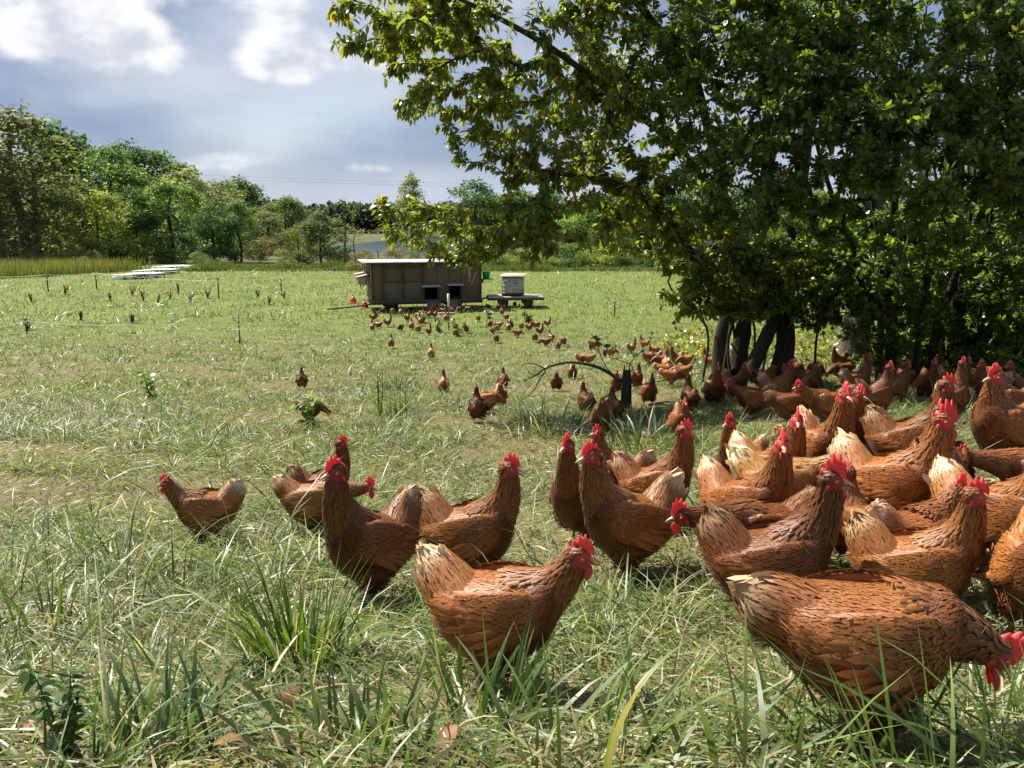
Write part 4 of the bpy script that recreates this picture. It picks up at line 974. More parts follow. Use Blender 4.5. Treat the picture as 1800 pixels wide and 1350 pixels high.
# nest boxes on the left side
for y, dz in ((.55, 0), (1.45, .05)):
    nb = box('nest_box', M_PALEWOOD, (-.27, y, F0+.80+dz), (.46, .62, .30)); box('lid', M_PALEWOOD, (-.02, 0, .175), (.54, .70, .02), nb, Matrix.Rotation(R(-12), 3, 'Y'))
    for k in range(3): box('bracket', M_STEEL, (-.13+.12*k, -.22+.2*k, -.18), (.05, .05, .12), nb)
# corrugated roof, five sheets
def sheet(x0, x1, y0, y1, z0, z1, mat, n=None):
    n = n or int((x1-x0)/.05); xx = np.linspace(x0, x1, n*2+1); zz = .012*np.cos(np.arange(n*2+1)*math.pi); V = []; Fq = []
    for yy, zv, th in ((y0, z0, 0), (y1, z1, 0)):
        for x, z in zip(xx, zz): V.append((x, yy, zv+z))
        for x, z in zip(xx, zz): V.append((x, yy, zv+z-.008))
    k = len(xx)
    for i in range(k-1):
        Fq += [(i, i+1, 2*k+i+1, 2*k+i), (k+i, 3*k+i, 3*k+i+1, k+i+1), (i, k+i, k+i+1, i+1), (2*k+i, 2*k+i+1, 3*k+i+1, 3*k+i)]
    mb = MB(); mb.add(V, Fq); return mb
rw = (W+.62)/5
for k in range(5):
    sheet(-.36+k*rw, -.36+(k+1)*rw+.03, -.20, D+.22, F0+H+.03+.004*(k % 2), F0+H+.06+.004*(k % 2), M_ROOF).build('roof_sheet', M_ROOF, coop)
box('fascia', M_BATTEN, (W/2, -.10, F0+H-.005), (W+.4, .03, .05))
# wheels and drawbar
def wheel(x, y, rad, parent, w=.16):
    mb = MB(); mb.lathe([(rad*.6, -w/2), (rad*.94, -w/2), (rad, -w*.3), (rad, w*.3), (rad*.94, w/2), (rad*.6, w/2), (rad*.6, -w/2)], 22, axis='y')
    o = mb.build('wheel', M_RUBBER, parent, smooth=False, loc=(x, y, rad)); m2 = MB(); m2.lathe([(.001, -w*.3), (rad*.2, -w*.34), (rad*.5, -w*.2), (rad*.62, -w*.42), (rad*.62, w*.42), (.001, w*.3)], 18, axis='y'); m2.build('rim', M_STEEL, o); return o
for x in (.75, W-1.0):
    for y in (.22, D-.22): wheel(x, y, .27, coop)
    box('axle', M_STEEL, (x, D/2, .27), (.07, D-.3, .07))
mb = MB(); mb.tube([(.4, .6, .30), (-.5, .4, .20), (-1.7, .3, .12)], .035, 6); mb.build('drawbar', M_STEEL, coop)
box('ramp', M_PLYG, (2.35, -.34, .20), (.55, .035, .62), rot=Matrix.Rotation(R(-52), 3, 'X')); box('ramp', M_PLYG, (3.1, -.34, .22), (.40, .035, .62), rot=Matrix.Rotation(R(-52), 3, 'X'))
mb = MB(); mb.tube([(W-.2, -.03, F0+1.1), (W-.34, -.04, F0+.75), (W-.42, -.05, F0+.58)], .008, 5); rp = mb.build('rope', M_WHITE, coop)
# step plank on the ground before the pop holes
g = ground(770, 553); o = empty('plank', g, YAW); o2 = box('board', M_PALEWOOD, (0, 0, .04), (1.25, .22, .05), o); tag(o, 'loose pale plank lying in front of the coop', 'plank')
# green bucket on a shelf by the coop's right end
pb = at(857, 488, 32.6); sh = empty('shelf', (pb[0]-.02, pb[1]-.1, pb[2]-.05), YAW); tag(sh, 'dark narrow shelf sticking out of the coop right end', 'shelf')
box('shelf_board', M_STEEL, (-.02, 0, 0), (.52, .40, .025), sh); box('bracket', M_STEEL, (-.2, 0, -.08), (.03, .3, .14), sh)
mb = MB(); mb.lathe([(.001, 0), (.13, 0), (.165, .26), (.175, .27), (.165, .275), (.15, .262), (.12, .02), (.001, .02)], 18); bk = mb.build('bucket', M_GREEN, None, smooth=True, loc=(pb[0]-.05, pb[1]-.1, pb[2]-.034)); tag(bk, 'green plastic bucket on the shelf at the coop right end', 'bucket')
# red bell drinkers
for (px, py, lb) in ((621, 533, 'red bell drinker standing apart left of the coop'), (641, 542, 'red bell drinker beside the coop drawbar')):
    g = ground(px, py); rt = empty('bell_drinker', g); tag(rt, lb, 'drinker', 'red bell drinkers by the coop'); 
    mb = MB(); mb.lathe([(.001, .0), (.20, .0), (.22, .05), (.20, .055), (.17, .02), (.001, .02)], 20); mb.build('tray', M_RED, rt, smooth=True)
    mb = MB(); mb.lathe([(.15, .03), (.15, .10), (.12, .19), (.06, .26), (.03, .29), (.001, .30)], 20); mb.build('dome', M_RED, rt, smooth=True)
    mb = MB(); mb.lathe([(.02, .29), (.025, .33), (.018, .37), (.001, .38)], 10); mb.build('cap', M_RUBBER, rt, smooth=True)
# flat wagon with a caged water tank
pw = at(903, 537, 33.0); wz = gz(pw[0], pw[1]); wagon = empty('flat_wagon', (pw[0], pw[1], wz), R(4)); tag(wagon, 'low flatbed wagon with plank deck beside the coop', 'wagon')
for k in range(6): box('deck_board', M_PALEWOOD, (.04, -.62+k*.25, .42), (2.25, .235, .045), wagon)
for y in (-.70, .70): box('side_rail', M_STEEL, (.04, y, .355), (2.30, .06, .10), wagon)
for x in (-.45, .55):
    for y in (-.55, .55): wheel(x, y, .20, wagon, .14)
    box('axle', M_STEEL, (x, 0, .2), (.06, 1.1, .06), wagon)
mb = MB(); mb.tube([(-1.0, 0, .36), (-1.5, 0, .30), (-2.0, .1, .22)], .035, 6); mb.build('drawbar', M_STEEL, wagon)
tank = empty('water_tank', (pw[0]-.03, pw[1]+.05, wz+.445), R(-8)); tank.scale = (.92, .92, .92); tag(tank, 'white plastic tank in a metal cage on the flat wagon', 'water tank')
box('pallet', M_RUBBER, (0, 0, .055), (.88, .88, .10), tank); mb = MB(); mb.box((0, 0, 0), (.80, .80, .72), None, .05); mb.build('tank_body', M_TANK, tank, loc=(0, 0, .47))
for z in (.14, .30, .46, .62, .80):
    mb = MB(); q = .425; mb.tube([(-q, -q, z), (q, -q, z), (q, q, z), (-q, q, z), (-q, -q, z)], .011, 5); mb.build('cage_bar', M_GREY, tank)
for k in range(6):
    f = -.41+.164*k
    for (x, y) in ((f, -.436), (f, .436), (-.436, f), (.436, f)):
        mb = MB(); mb.tube([(x, y, .11), (x, y, .82)], .010, 5); mb.build('cage_bar', M_GREY, tank)
for z in (.78, .75): pass
box('lid_panel', M_PALEWOOD, (.03, 0, .90), (1.12, 1.12, .035), tank, Matrix.Rotation(R(4), 3, 'X')); box('label_plate', M_WHITE, (-.27, -.455, .70), (.11, .006, .12), tank)
for (x, z, w_) in ((.13, .70, .03), (.19, .70, .03), (.08, .55, .05), (.15, .55, .04), (.21, .56, .04), (.27, .55, .04)): box('printed_mark', M_RUBBER, (x, -.452, z), (w_, .004, .035), tank, bev=0)
# stake with a white top before the coop
g = ground(789, 581); st = empty('stake', g); tag(st, 'slim stake with a white top standing before the coop', 'stake')
mb = MB(); mb.tube([(0, 0, -.05), (0, 0, .72)], .02, 6); mb.build('post', M_STEEL, st); mb = MB(); mb.tube([(0, 0, .72), (0, 0, 1.12)], .035, 8); mb.build('white_top', M_WHITE, st)
# electric fence posts
for i, (px, pyb, pyt, lb) in enumerate(((422, 606, 556, 'black fence post with pale rings standing alone in the left field'), (48, 592, 560, 'thin fence post at the left picture edge'), (385, 525, 488, 'thin fence post behind the dried weeds'), (495, 520, 490, 'thin fence post between the weeds and the coop'), (85, 512, 486, 'thin fence post left in the far field'), (170, 508, 484, 'thin fence post before the white pens'), (1080, 556, 522, 'thin fence post in the sunlit field left of the trunks'), (665, 470, 440, 'dark post standing behind the coop roof'))):
    if pyb > 480: g = ground(px, pyb)
    else: p = at(px, pyb, 40); g = np.array((p[0], p[1], gz(p[0], p[1])))
    dp = (g-CAM) @ FWD; tp = at(px, pyt, dp); h = max(.4, tp[2]-g[2]); rt = empty('fence_post', g); tag(rt, lb, 'fence post')
    thick = .012*max(1, dp/16); mb = MB(); mb.tube([(0, 0, -.05), (0, 0, h)], thick, 6); mb.build('rod', M_RUBBER if i != 6 else M_STEEL, rt)
    for z in ((.55, .72, .88) if i == 0 else (.8,)): mb = MB(); mb.tube([(0, 0, h*z-.02), (0, 0, h*z+.02)], thick*1.7, 8); mb.build('insulator', M_WHITE, rt)
def wire(pts, lb, rad):
    mb = MB(); P = []
    for a, b in zip(pts[:-1], pts[1:]):
        f = np.linspace(0, 1, 12, endpoint=False)[:, None]; q = a+(b-a)*f; q[:, 2] -= (.25*(f*(1-f)))[:, 0]; P.append(q)
    P.append(pts[-1][None]); mb.tube(np.concatenate(P), rad, 4); o = mb.build('fence_wire', M_WHITE); tag(o, lb, 'fence wire')
wire([ground(-60, 604)+np.array((0, 0, .35)), ground(48, 592)+np.array((0, 0, .45)), ground(235, 588)+np.array((0, 0, .3))], 'white fence wire sagging in from the left picture edge', .005)
wire([ground(-40, 514)+np.array((0, 0, .8)), ground(85, 512)+np.array((0, 0, .85)), ground(170, 508)+np.array((0, 0, .85)), ground(385, 525)+np.array((0, 0, .8))], 'pale fence wire strung across the far left field', .006)
# row of low white-topped pens at the far left
pens = [(245, 486, 53.), (275, 481.5, 58.5), (303, 477, 65.)]
for i, (px, py, dp) in enumerate(pens):
    p = at(px, py, dp); z = gz(p[0], p[1]); pen = empty('field_pen', (p[0], p[1], z), R(62)); 
    tag(pen, ('nearest and leftmost low white-topped pen of the row', 'middle low white-topped pen of the row', 'farthest and rightmost low white-topped pen of the row')[i], 'pen', 'low white-topped pens in a row')
    Lp, Wp, Hp = 3.2, 1.2, .30
    for x in (-Lp/2+.1, 0, Lp/2-.1):
        for y in (-Wp/2+.05, Wp/2-.05): box('corner_post', M_PALEWOOD, (x, y, Hp/2), (.08, .08, Hp), pen)
    for x in (-Lp/4-.35, Lp/4-.35): box('side_sheet', M_WHITE, (x, -Wp/2, Hp*.45), (Lp/2-1.1, .02, Hp*.78), pen); box('side_sheet', M_WHITE, (x, Wp/2, Hp*.45), (Lp/2-1.1, .02, Hp*.78), pen)
    for k in range(3): box('roof_sheet', M_WHITE, (-Lp/3+k*Lp/3, 0, Hp+.03+.012*(k % 2)), (Lp/3-.03, Wp+.1, .025), pen, Matrix.Rotation(R(1.5*(k-1)), 3, 'X'))
    box('end_sheet', M_WHITE, (-Lp/2, 0, Hp*.45), (.02, Wp-.2, Hp*.8), pen); box('shade_slab', M_SHADE, (0, 0, .06), (Lp-.4, Wp-.4, .06), pen)  # dark slab stands for the shade under the pen roof
# ------------------------------------------------------------------ the flock
POSES = dict(
    alert=dict(pitch=14, e0=54, e1=94, nlen=.15, seed=1), alert_l=dict(pitch=12, e0=52, e1=92, nlen=.15, hyaw=42, nyaw=12, seed=2, comb=1.1), alert_r=dict(pitch=12, e0=52, e1=92, nlen=.15, hyaw=-42, nyaw=-12, seed=3, comb=1.15),
    walk=dict(pitch=10, e0=46, e1=90, nlen=.135, seed=4, tail=46), front=dict(pitch=1, e0=26, e1=58, nlen=.105, tail=46, seed=5, comb=.95), low=dict(pitch=2, e0=22, e1=40, nlen=.12, he=-8, seed=6, comb=1.1),
    fwd=dict(pitch=0, e0=14, e1=4, nlen=.16, seed=7, comb=1.2, he=-5), peck=dict(pitch=-4, e0=6, e1=-48, he=-55, nlen=.125, seed=8, tail=24), stoop=dict(pitch=-3, e0=8, e1=-36, he=-45, nlen=.10, seed=11, tail=20, slim=.86), rest=dict(pitch=8, e0=58, e1=98, nlen=.10, seed=9, comb=.9), bigcomb=dict(pitch=9, e0=46, e1=86, nlen=.145, tail=46, seed=10, comb=1.45, hyaw=-8))
HM_ = {k: make_hen(**v)[0] for k, v in POSES.items()}
FAR_ = {}
for k in ('walk', 'peck', 'alert'):
    kw = dict(POSES[k]); out, bc = make_hen(detail=False, **kw); V = []; Fq = []; Ft = []; C = []; n0 = 0
    for nm, ms in out.items():
        for me in (ms if isinstance(ms, list) else [ms]):
            co = np.empty(len(me.vertices)*3, np.float32); me.vertices.foreach_get('co', co); co = co.reshape(-1, 3); V.append(co)
            C.append(bc if nm == 'body' else np.tile({'comb': (.55, .03, .03), 'wattle': (.5, .03, .03), 'beak': (.4, .25, .12), 'leg': (.45, .33, .15), 'eye': (.02, .02, .02)}[nm], (len(co), 1)))
            for p in me.polygons: (Fq if len(p.vertices) == 4 else Ft).append([i+n0 for i in p.vertices])
            n0 += len(co)
    FAR_[k] = mesh_np('hen_far', np.concatenate(V), [np.array(Fq), np.array(Ft)], (M_FEATHER,), np.concatenate(C), True)
SINK = .036
ORD = ['leftmost', 'second', 'third', 'fourth', 'fifth', 'sixth', 'seventh', 'eighth', 'ninth', 'tenth', 'eleventh', 'twelfth', 'thirteenth', 'fourteenth', 'fifteenth', 'sixteenth', 'seventeenth', 'eighteenth', 'nineteenth', 'twentieth', 'twenty-first', 'twenty-second', 'twenty-third', 'twenty-fourth', 'twenty-fifth', 'twenty-sixth', 'twenty-seventh']
def nth(i, n):                               # place in a row of n, counted from the nearer end
    if i == 0: return 'leftmost'
    if i == n-1: return 'rightmost'
    return ORD[i]+' from left' if i < n/2 else ORD[n-1-i]+' from right'
GROUP = 'flock of brown hens'
hen_spots = []
HSC = .83
def top_of(pose):
    z = 0.
    for nm, ms in HM_[pose].items():
        for me in (ms if isinstance(ms, list) else [ms]):
            co = np.empty(len(me.vertices)*3, np.float32); me.vertices.foreach_get('co', co); z = max(z, co[2::3].max())
    return z
TOP_ = {k: top_of(k) for k in HM_}
def foot_row(px, ptop, h):                   # the ground point under something h tall whose top is seen at ptop
    lo, hi = ptop+5, 1700
    for _ in range(30):
        m_ = (lo+hi)/2; g = ground(px, m_); q = g+np.array((0, 0, h))-CAM; row = 675-FPX*(q @ UPV)/(q @ FWD)
        if row < ptop: lo = m_
        else: hi = m_
    return m_
def hen(px, py, head, pose, label, scale=1.0, tint=(1, 1, 1), dz=0., group=GROUP, pos=None, top=False):
    scale = scale*HSC
    if top: py = foot_row(px, py, (TOP_[pose]-SINK)*scale)
    g = ground(px, py) if pos is None else np.array((pos[0], pos[1], gz(pos[0], pos[1])))
    hen_spots.append((g[0], g[1], head))
    jr = np.random.default_rng(len(hen_spots)*7+1); jt = math.exp(jr.normal(0, .10)); tint = tuple(t_*jt*math.exp(jr.normal(0, .03)) for t_ in tint)
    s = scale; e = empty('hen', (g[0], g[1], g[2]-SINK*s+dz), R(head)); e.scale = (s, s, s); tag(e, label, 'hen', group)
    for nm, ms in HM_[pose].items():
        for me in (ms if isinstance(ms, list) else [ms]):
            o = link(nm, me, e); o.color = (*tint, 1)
            if nm == 'tail_feathers' and len(hen_spots) % 5 in (0, 3): o.color = (tint[0]*.74, tint[1]*.62, tint[2]*.5, 1)
            if nm == 'plumage': o['kind'] = 'stuff'
    return e
def far_hen(px, py, head, pose, label, scale=1.0, tint=(1, 1, 1), group='hens scattered over the far pasture'):
    scale *= HSC; g = ground(px, py); o = link('hen', FAR_[pose], None, (g[0], g[1], g[2]-SINK*scale), (0, 0, R(head)), scale); o.color = (*tint, 1); tag(o, label, 'hen', group); return o
DKT = (.70, .60, .52); GLD = (1.45, 1.75, 1.6); RED = (.95, .84, .74); LTT = (1.28, 1.38, 1.35)  # DKT: dark plumage; for birds in shaded spots it also imitates shade
FG = [
 (365, 958, 186, 'front', 'leftmost hen, light brown with cream tail, walking left on open grass', .98, LTT),
 (575, 915, 12, 'alert', 'hen half hidden behind the tall dark hen, its comb just above hers', 1.02, DKT),
 (556, 940, 8, 'fwd', 'pale-rumped hen whose head is hidden behind the tall dark hen', 1.0, LTT),
 (664, 1052, 222, 'alert', 'tall dark red hen standing upright facing left in the centre left', 1.18, DKT),
 (822, 1035, -4, 'walk', 'upright golden brown hen facing right with white tail, centre', 1.2, (1.05, 1.05, 1.)),
 (884, 1205, -6, 'front', 'front centre hen facing right behind the grass tuft', 1.02, (1., .95, .9)),
 (1095, 1015, 196, 'walk', 'brown hen facing left with pale tail, right of centre', 1.24, (.95, .9, .85)),
 (1022, 955, 235, 'alert', 'dark hen tucked behind the left-facing hen with only breast and comb showing', 1.15, DKT),
 (1085, 890, 168, 'walk', 'hen looking left behind the upright slim hen, farther back', 1.08, RED),
 (1150, 932, -12, 'alert', 'slim upright hen facing right above the left-facing hen', 1.14, (.92, .86, .8)),
 (1330, 1020, 184, 'fwd', 'hen poking its head out left from behind the big-combed hen', 1.1, DKT),
 (1318, 985, -42, 'alert_r', 'hen turned to the viewer with long red wattles and pale raised tail', 1.14, RED),
 (1375, 1110, -3, 'bigcomb', 'big-combed dark red hen with pale-edged neck feathers', 1.2, (.86, .76, .70)),
 (1408, 925, -10, 'low', 'golden hen with lowered head in the middle of the crowd', 1.12, GLD),
 (1440, 872, 282, 'alert', 'upright hen facing the viewer with an upright red comb at the crowd back', 1.2, (.95, .86, .8)),
 (1552, 950, -32, 'bigcomb', 'tall hen with a large comb looking right in the crowd centre', 1.22, (1., .95, .9)),
 (1622, 895, 70, 'rest', 'round-backed hen seen from behind, right of the tall large-combed hen', 1.1, (.95, .88, .8)),
 (1562, 868, -20, 'alert', 'hen whose head shows just behind the tall large-combed hen', 1.1, RED),
 (1372, 905, -48, 'alert_r', 'hen with drooping comb and wattles, second from the left of the crowd back', 1.1, RED),
 (1412, 850, 20, 'fwd', 'hen showing only a pale ruffled back behind the drooping-comb hen', .92, LTT),
 (1340, 880, 215, 'alert', 'reddish hen at the left of the crowd back looking left', 1.0, RED),
 (1490, 850, 250, 'alert_l', 'small dark hen between two upright hens at the crowd back', 1.0, DKT),
 (1530, 800, 30, 'peck', 'hen showing a pale upturned tail behind the crowd', .92, LTT),
 (1730, 842, 190, 'rest', 'thick-necked hen looking left on the right side of the crowd', 1.22, (1., .95, .9)),
 (1805, 815, 4, 'walk', 'hen with white tail walking out of the right picture edge', 1.1, (1.05, 1., .95)),
 (1692, 1000, -48, 'alert_r', 'tall hen looking past the viewer with pale beak and wattles', 1.2, (.98, .92, .86)),
 (1606, 1010, 28, 'low', 'hen with a raised cream tail turned away behind the golden-necked hen', 1.1, (1., .93, .88)),
 (1622, 1115, -14, 'walk', 'golden-necked hen facing right near the right front', 1.1, (1.06, 1.02, .98)),
 (1778, 1130, 248, 'alert_l', 'tall hen cut by the right picture edge with bright red comb', 1.2, (1., .9, .84)),
 (1512, 1300, -2, 'stoop', 'largest front hen bending down to feed at the lower right', 1.12, (1.12, 1.12, 1.08)),
 (1512, 985, 100, 'rest', 'hen glimpsed between the big-combed and the golden-necked hen', .88, (1, .95, .9)),
 (1805, 905, 170, 'fwd', 'hen with fluffy white tail at the right picture edge', .95, RED),
]
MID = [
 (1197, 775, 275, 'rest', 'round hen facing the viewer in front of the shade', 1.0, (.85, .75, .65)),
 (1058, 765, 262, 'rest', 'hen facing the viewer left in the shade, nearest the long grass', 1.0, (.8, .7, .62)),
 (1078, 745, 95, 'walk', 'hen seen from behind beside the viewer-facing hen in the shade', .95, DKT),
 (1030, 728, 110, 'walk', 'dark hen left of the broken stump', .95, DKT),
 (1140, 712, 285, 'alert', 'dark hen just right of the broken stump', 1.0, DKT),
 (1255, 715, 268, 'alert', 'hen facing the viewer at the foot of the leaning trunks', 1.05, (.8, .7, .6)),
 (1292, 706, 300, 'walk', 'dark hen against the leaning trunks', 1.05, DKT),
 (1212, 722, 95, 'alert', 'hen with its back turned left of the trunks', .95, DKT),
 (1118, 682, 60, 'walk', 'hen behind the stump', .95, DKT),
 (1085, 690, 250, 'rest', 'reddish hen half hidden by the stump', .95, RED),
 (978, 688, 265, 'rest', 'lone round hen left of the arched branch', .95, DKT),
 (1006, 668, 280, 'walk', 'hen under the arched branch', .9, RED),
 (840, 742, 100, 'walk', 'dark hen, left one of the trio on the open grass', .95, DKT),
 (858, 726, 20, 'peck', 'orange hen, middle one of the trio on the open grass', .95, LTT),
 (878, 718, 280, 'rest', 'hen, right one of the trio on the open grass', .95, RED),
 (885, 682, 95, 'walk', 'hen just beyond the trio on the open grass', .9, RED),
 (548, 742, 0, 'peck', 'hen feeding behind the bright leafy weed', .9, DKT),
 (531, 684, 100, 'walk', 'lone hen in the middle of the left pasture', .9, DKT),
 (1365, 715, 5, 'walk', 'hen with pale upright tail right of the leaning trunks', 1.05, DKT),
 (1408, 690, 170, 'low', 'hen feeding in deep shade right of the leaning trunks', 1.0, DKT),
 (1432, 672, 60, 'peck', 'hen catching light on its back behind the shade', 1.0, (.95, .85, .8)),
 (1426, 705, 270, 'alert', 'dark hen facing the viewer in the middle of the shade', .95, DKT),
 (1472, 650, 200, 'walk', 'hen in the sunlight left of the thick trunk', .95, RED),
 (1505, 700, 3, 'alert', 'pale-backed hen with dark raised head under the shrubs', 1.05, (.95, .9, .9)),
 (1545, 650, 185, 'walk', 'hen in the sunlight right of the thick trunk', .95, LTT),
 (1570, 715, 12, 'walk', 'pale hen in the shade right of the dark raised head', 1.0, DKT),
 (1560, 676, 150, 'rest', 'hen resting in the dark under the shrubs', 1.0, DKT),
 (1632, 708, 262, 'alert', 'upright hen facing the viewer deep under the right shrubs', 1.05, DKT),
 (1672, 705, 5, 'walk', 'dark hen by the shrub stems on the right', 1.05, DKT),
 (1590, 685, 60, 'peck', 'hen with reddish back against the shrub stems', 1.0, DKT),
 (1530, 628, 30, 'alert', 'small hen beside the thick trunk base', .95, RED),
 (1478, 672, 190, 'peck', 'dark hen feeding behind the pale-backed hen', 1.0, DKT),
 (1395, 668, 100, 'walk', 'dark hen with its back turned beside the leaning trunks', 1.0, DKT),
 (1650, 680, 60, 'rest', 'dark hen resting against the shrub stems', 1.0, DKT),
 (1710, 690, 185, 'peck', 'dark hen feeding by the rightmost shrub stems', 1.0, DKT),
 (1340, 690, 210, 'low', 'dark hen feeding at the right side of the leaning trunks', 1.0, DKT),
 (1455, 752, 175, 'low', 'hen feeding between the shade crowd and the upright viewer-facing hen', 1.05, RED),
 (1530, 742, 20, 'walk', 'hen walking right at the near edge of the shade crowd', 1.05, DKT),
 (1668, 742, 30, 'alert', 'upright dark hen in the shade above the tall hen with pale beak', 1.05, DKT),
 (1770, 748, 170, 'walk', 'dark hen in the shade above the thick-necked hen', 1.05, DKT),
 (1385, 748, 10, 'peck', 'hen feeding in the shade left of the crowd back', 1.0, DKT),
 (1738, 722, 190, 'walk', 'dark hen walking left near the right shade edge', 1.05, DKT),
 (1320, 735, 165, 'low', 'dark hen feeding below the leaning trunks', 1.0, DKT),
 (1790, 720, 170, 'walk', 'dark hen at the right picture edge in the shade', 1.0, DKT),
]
ALL = [(ground(px, py)[:2], hd_, po, lb, s_, tn, GROUP) for px, py, hd_, po, lb, s_, tn in FG]
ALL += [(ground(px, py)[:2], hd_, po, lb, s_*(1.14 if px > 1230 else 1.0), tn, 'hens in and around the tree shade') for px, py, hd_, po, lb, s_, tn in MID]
# nudge birds apart so that no two bodies share a place
XY = np.array([a_[0] for a_ in ALL]); DR = np.array([(math.cos(R(a_[1])), math.sin(R(a_[1]))) for a_ in ALL]); SS = np.array([a_[4]*HSC for a_ in ALL])
for it in range(120):
    moved = 0
    for i in range(len(ALL)):
        for j in range(i+1, len(ALL)):
            if abs(XY[i]-XY[j]).max() > .55: continue
            A_ = XY[i]+DR[i]*np.array([[-.10], [0], [.09]])*SS[i]; B_ = XY[j]+DR[j]*np.array([[-.10], [0], [.09]])*SS[j]
            dv = A_[:, None]-B_[None]; dd = np.linalg.norm(dv, axis=2); q = np.unravel_index(dd.argmin(), dd.shape); gap = dd[q]-.100*(SS[i]+SS[j])
            if gap < -.02:
                v = dv[q]/max(dd[q], 1e-6)*min(.02, -gap*.3); XY[i] += v; XY[j] -= v; moved += 1
    if not moved: break
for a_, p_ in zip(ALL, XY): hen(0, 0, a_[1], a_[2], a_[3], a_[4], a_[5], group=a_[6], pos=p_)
# scattered hens towards the coop: too alike to tell apart
crop = [(335, 685), (322, 695), (360, 752), (315, 768), (432, 736), (525, 652), (525, 772), (575, 700), (605, 760), (650, 682), (660, 700), (672, 726), (655, 782), (735, 800), (735, 672), (780, 672), (795, 716), (930, 762), (932, 812), (1012, 784),
        (895, 628), (1188, 745), (1255, 750), (1240, 778), (1205, 800), (1235, 858), (1345, 752), (1325, 774), (1392, 818), (1463, 716), (1503, 746), (1538, 750), (1615, 740), (1440, 668), (1520, 850), (1603, 886), (1690, 914), (1275, 618), (1275, 652), (905, 640), (1010, 620), (1480, 770), (1560, 800), (1640, 850), (1730, 880), (1420, 760), (1310, 690), (1100, 700), (860, 700)]
rh = np.random.default_rng(9)
crop.sort()
for k_, (cx, cy_) in enumerate(crop):
    px, py = 580+cx/4.22, 400+cy_/4.22
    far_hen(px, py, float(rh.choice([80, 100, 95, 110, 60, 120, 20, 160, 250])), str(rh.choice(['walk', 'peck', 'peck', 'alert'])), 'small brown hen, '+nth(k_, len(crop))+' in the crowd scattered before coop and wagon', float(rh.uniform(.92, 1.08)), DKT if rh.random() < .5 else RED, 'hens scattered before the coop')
for px, py, lb in ((688, 612, 'lone small hen with pale back, left of the single orange hen'), (758, 632, 'single orange hen on the open grass below the coop'), (780, 694, 'hen half hidden in tall weeds left of the trio')):
    far_hen(px, py, 95, 'walk', lb, 1.0, LTT if px == 758 else RED)
for k_, (px, py) in enumerate(sorted(((1022, 642), (1034, 642), (1044, 614), (1074, 630), (1110, 622), (1132, 614), (1140, 642), (1150, 640), (1160, 648), (1172, 656), (1188, 644), (1204, 648), (1246, 650), (1150, 628)))):
    far_hen(px, py, float(rh.choice([10, 30, 150, 170, 200, 90])), str(rh.choice(['peck', 'peck', 'walk'])), 'orange hen, '+nth(k_, 14)+' of the sunny group between branch and trunks', 1.0, LTT if rh.random() < .6 else RED, 'sunny group of feeding hens')
for k_, (px, py) in enumerate(((1168, 668), (1180, 680), (1196, 672))):
    far_hen(px, py, float(rh.choice([0, 180, 140])), 'peck', ('left', 'middle', 'right')[k_]+' orange hen of three lying low in the sun by the trunks', 1.05, (1.25, 1.15, 1.1), 'hens dust bathing in the sun')
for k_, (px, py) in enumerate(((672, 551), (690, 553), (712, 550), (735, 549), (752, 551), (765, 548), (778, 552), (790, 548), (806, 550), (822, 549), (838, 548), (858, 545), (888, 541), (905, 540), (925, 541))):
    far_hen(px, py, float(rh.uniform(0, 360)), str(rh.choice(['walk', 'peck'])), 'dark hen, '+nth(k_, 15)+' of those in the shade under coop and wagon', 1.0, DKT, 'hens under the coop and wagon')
# ------------------------------------------------------------------ grass
def grass_mat():
    t = NT('grass_blade'); c = t.attr(); n = t.noise(40, 2, .5, t.coord('World')); c = t.mix(.6, c, t.mix(n, (.6, .6, .6), (1.35, 1.35, 1.3)), 'MULTIPLY')
    return t.done(t.translucent(t.principled(c, .42, .36), t.mix(1.0, c, (1.35, 1.45, .65), 'MULTIPLY'), .34))
M_GRASS = grass_mat()
def blades(P, az, L, W, th0, th1, c0, c1, segs, r, twist=.5):
    n = len(P); h = np.stack([np.cos(az), np.sin(az), 0*az], 1); up = np.array((0, 0, 1.)); sd = np.stack([-np.sin(az), np.cos(az), 0*az], 1)
    tw = r.normal(0, twist, n)[:, None]; pts = [P]; ths = []
    for i in range(segs):
        th = (th0+(th1-th0)*((i+.5)/segs))[:, None]; ths.append(th); pts.append(pts[-1]+(L/segs)[:, None]*(h*np.sin(th)+up*np.cos(th)))
    V = []; C = []
    wp = {1: [1.], 2: [1., .8], 3: [.8, 1., .65], 4: [.75, 1., .85, .5]}[segs]
    for i in range(segs):
        th = ths[i]; nrm = h*np.cos(th)-up*np.sin(th); wv = sd*np.cos(tw)+nrm*np.sin(tw)
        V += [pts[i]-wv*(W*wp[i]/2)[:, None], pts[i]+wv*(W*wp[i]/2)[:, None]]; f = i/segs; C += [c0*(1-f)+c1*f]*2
    V.append(pts[-1]); C.append(c1); k = 2*segs+1
    V = np.stack(V, 1).reshape(-1, 3); C = np.stack(C, 1).reshape(-1, 3); b = np.arange(n)[:, None]*k
    q = [b+np.array([[2*i, 2*i+1, 2*i+3, 2*i+2]]) for i in range(segs-1)]; t = b+np.array([[2*segs-2, 2*segs-1, 2*segs]])
    return V, (np.concatenate(q) if q else np.zeros((0, 4), int)), t, C
GREEN = np.array((.108, .178, .032)); BLUEG = np.array((.130, .175, .058)); PALE = np.array((.29, .33, .185)); STRAW = np.array((.46, .39, .21)); LUSH = np.array((.105, .170, .030)); FARG = np.array((.122, .176, .030))
rg = np.random.default_rng(55)
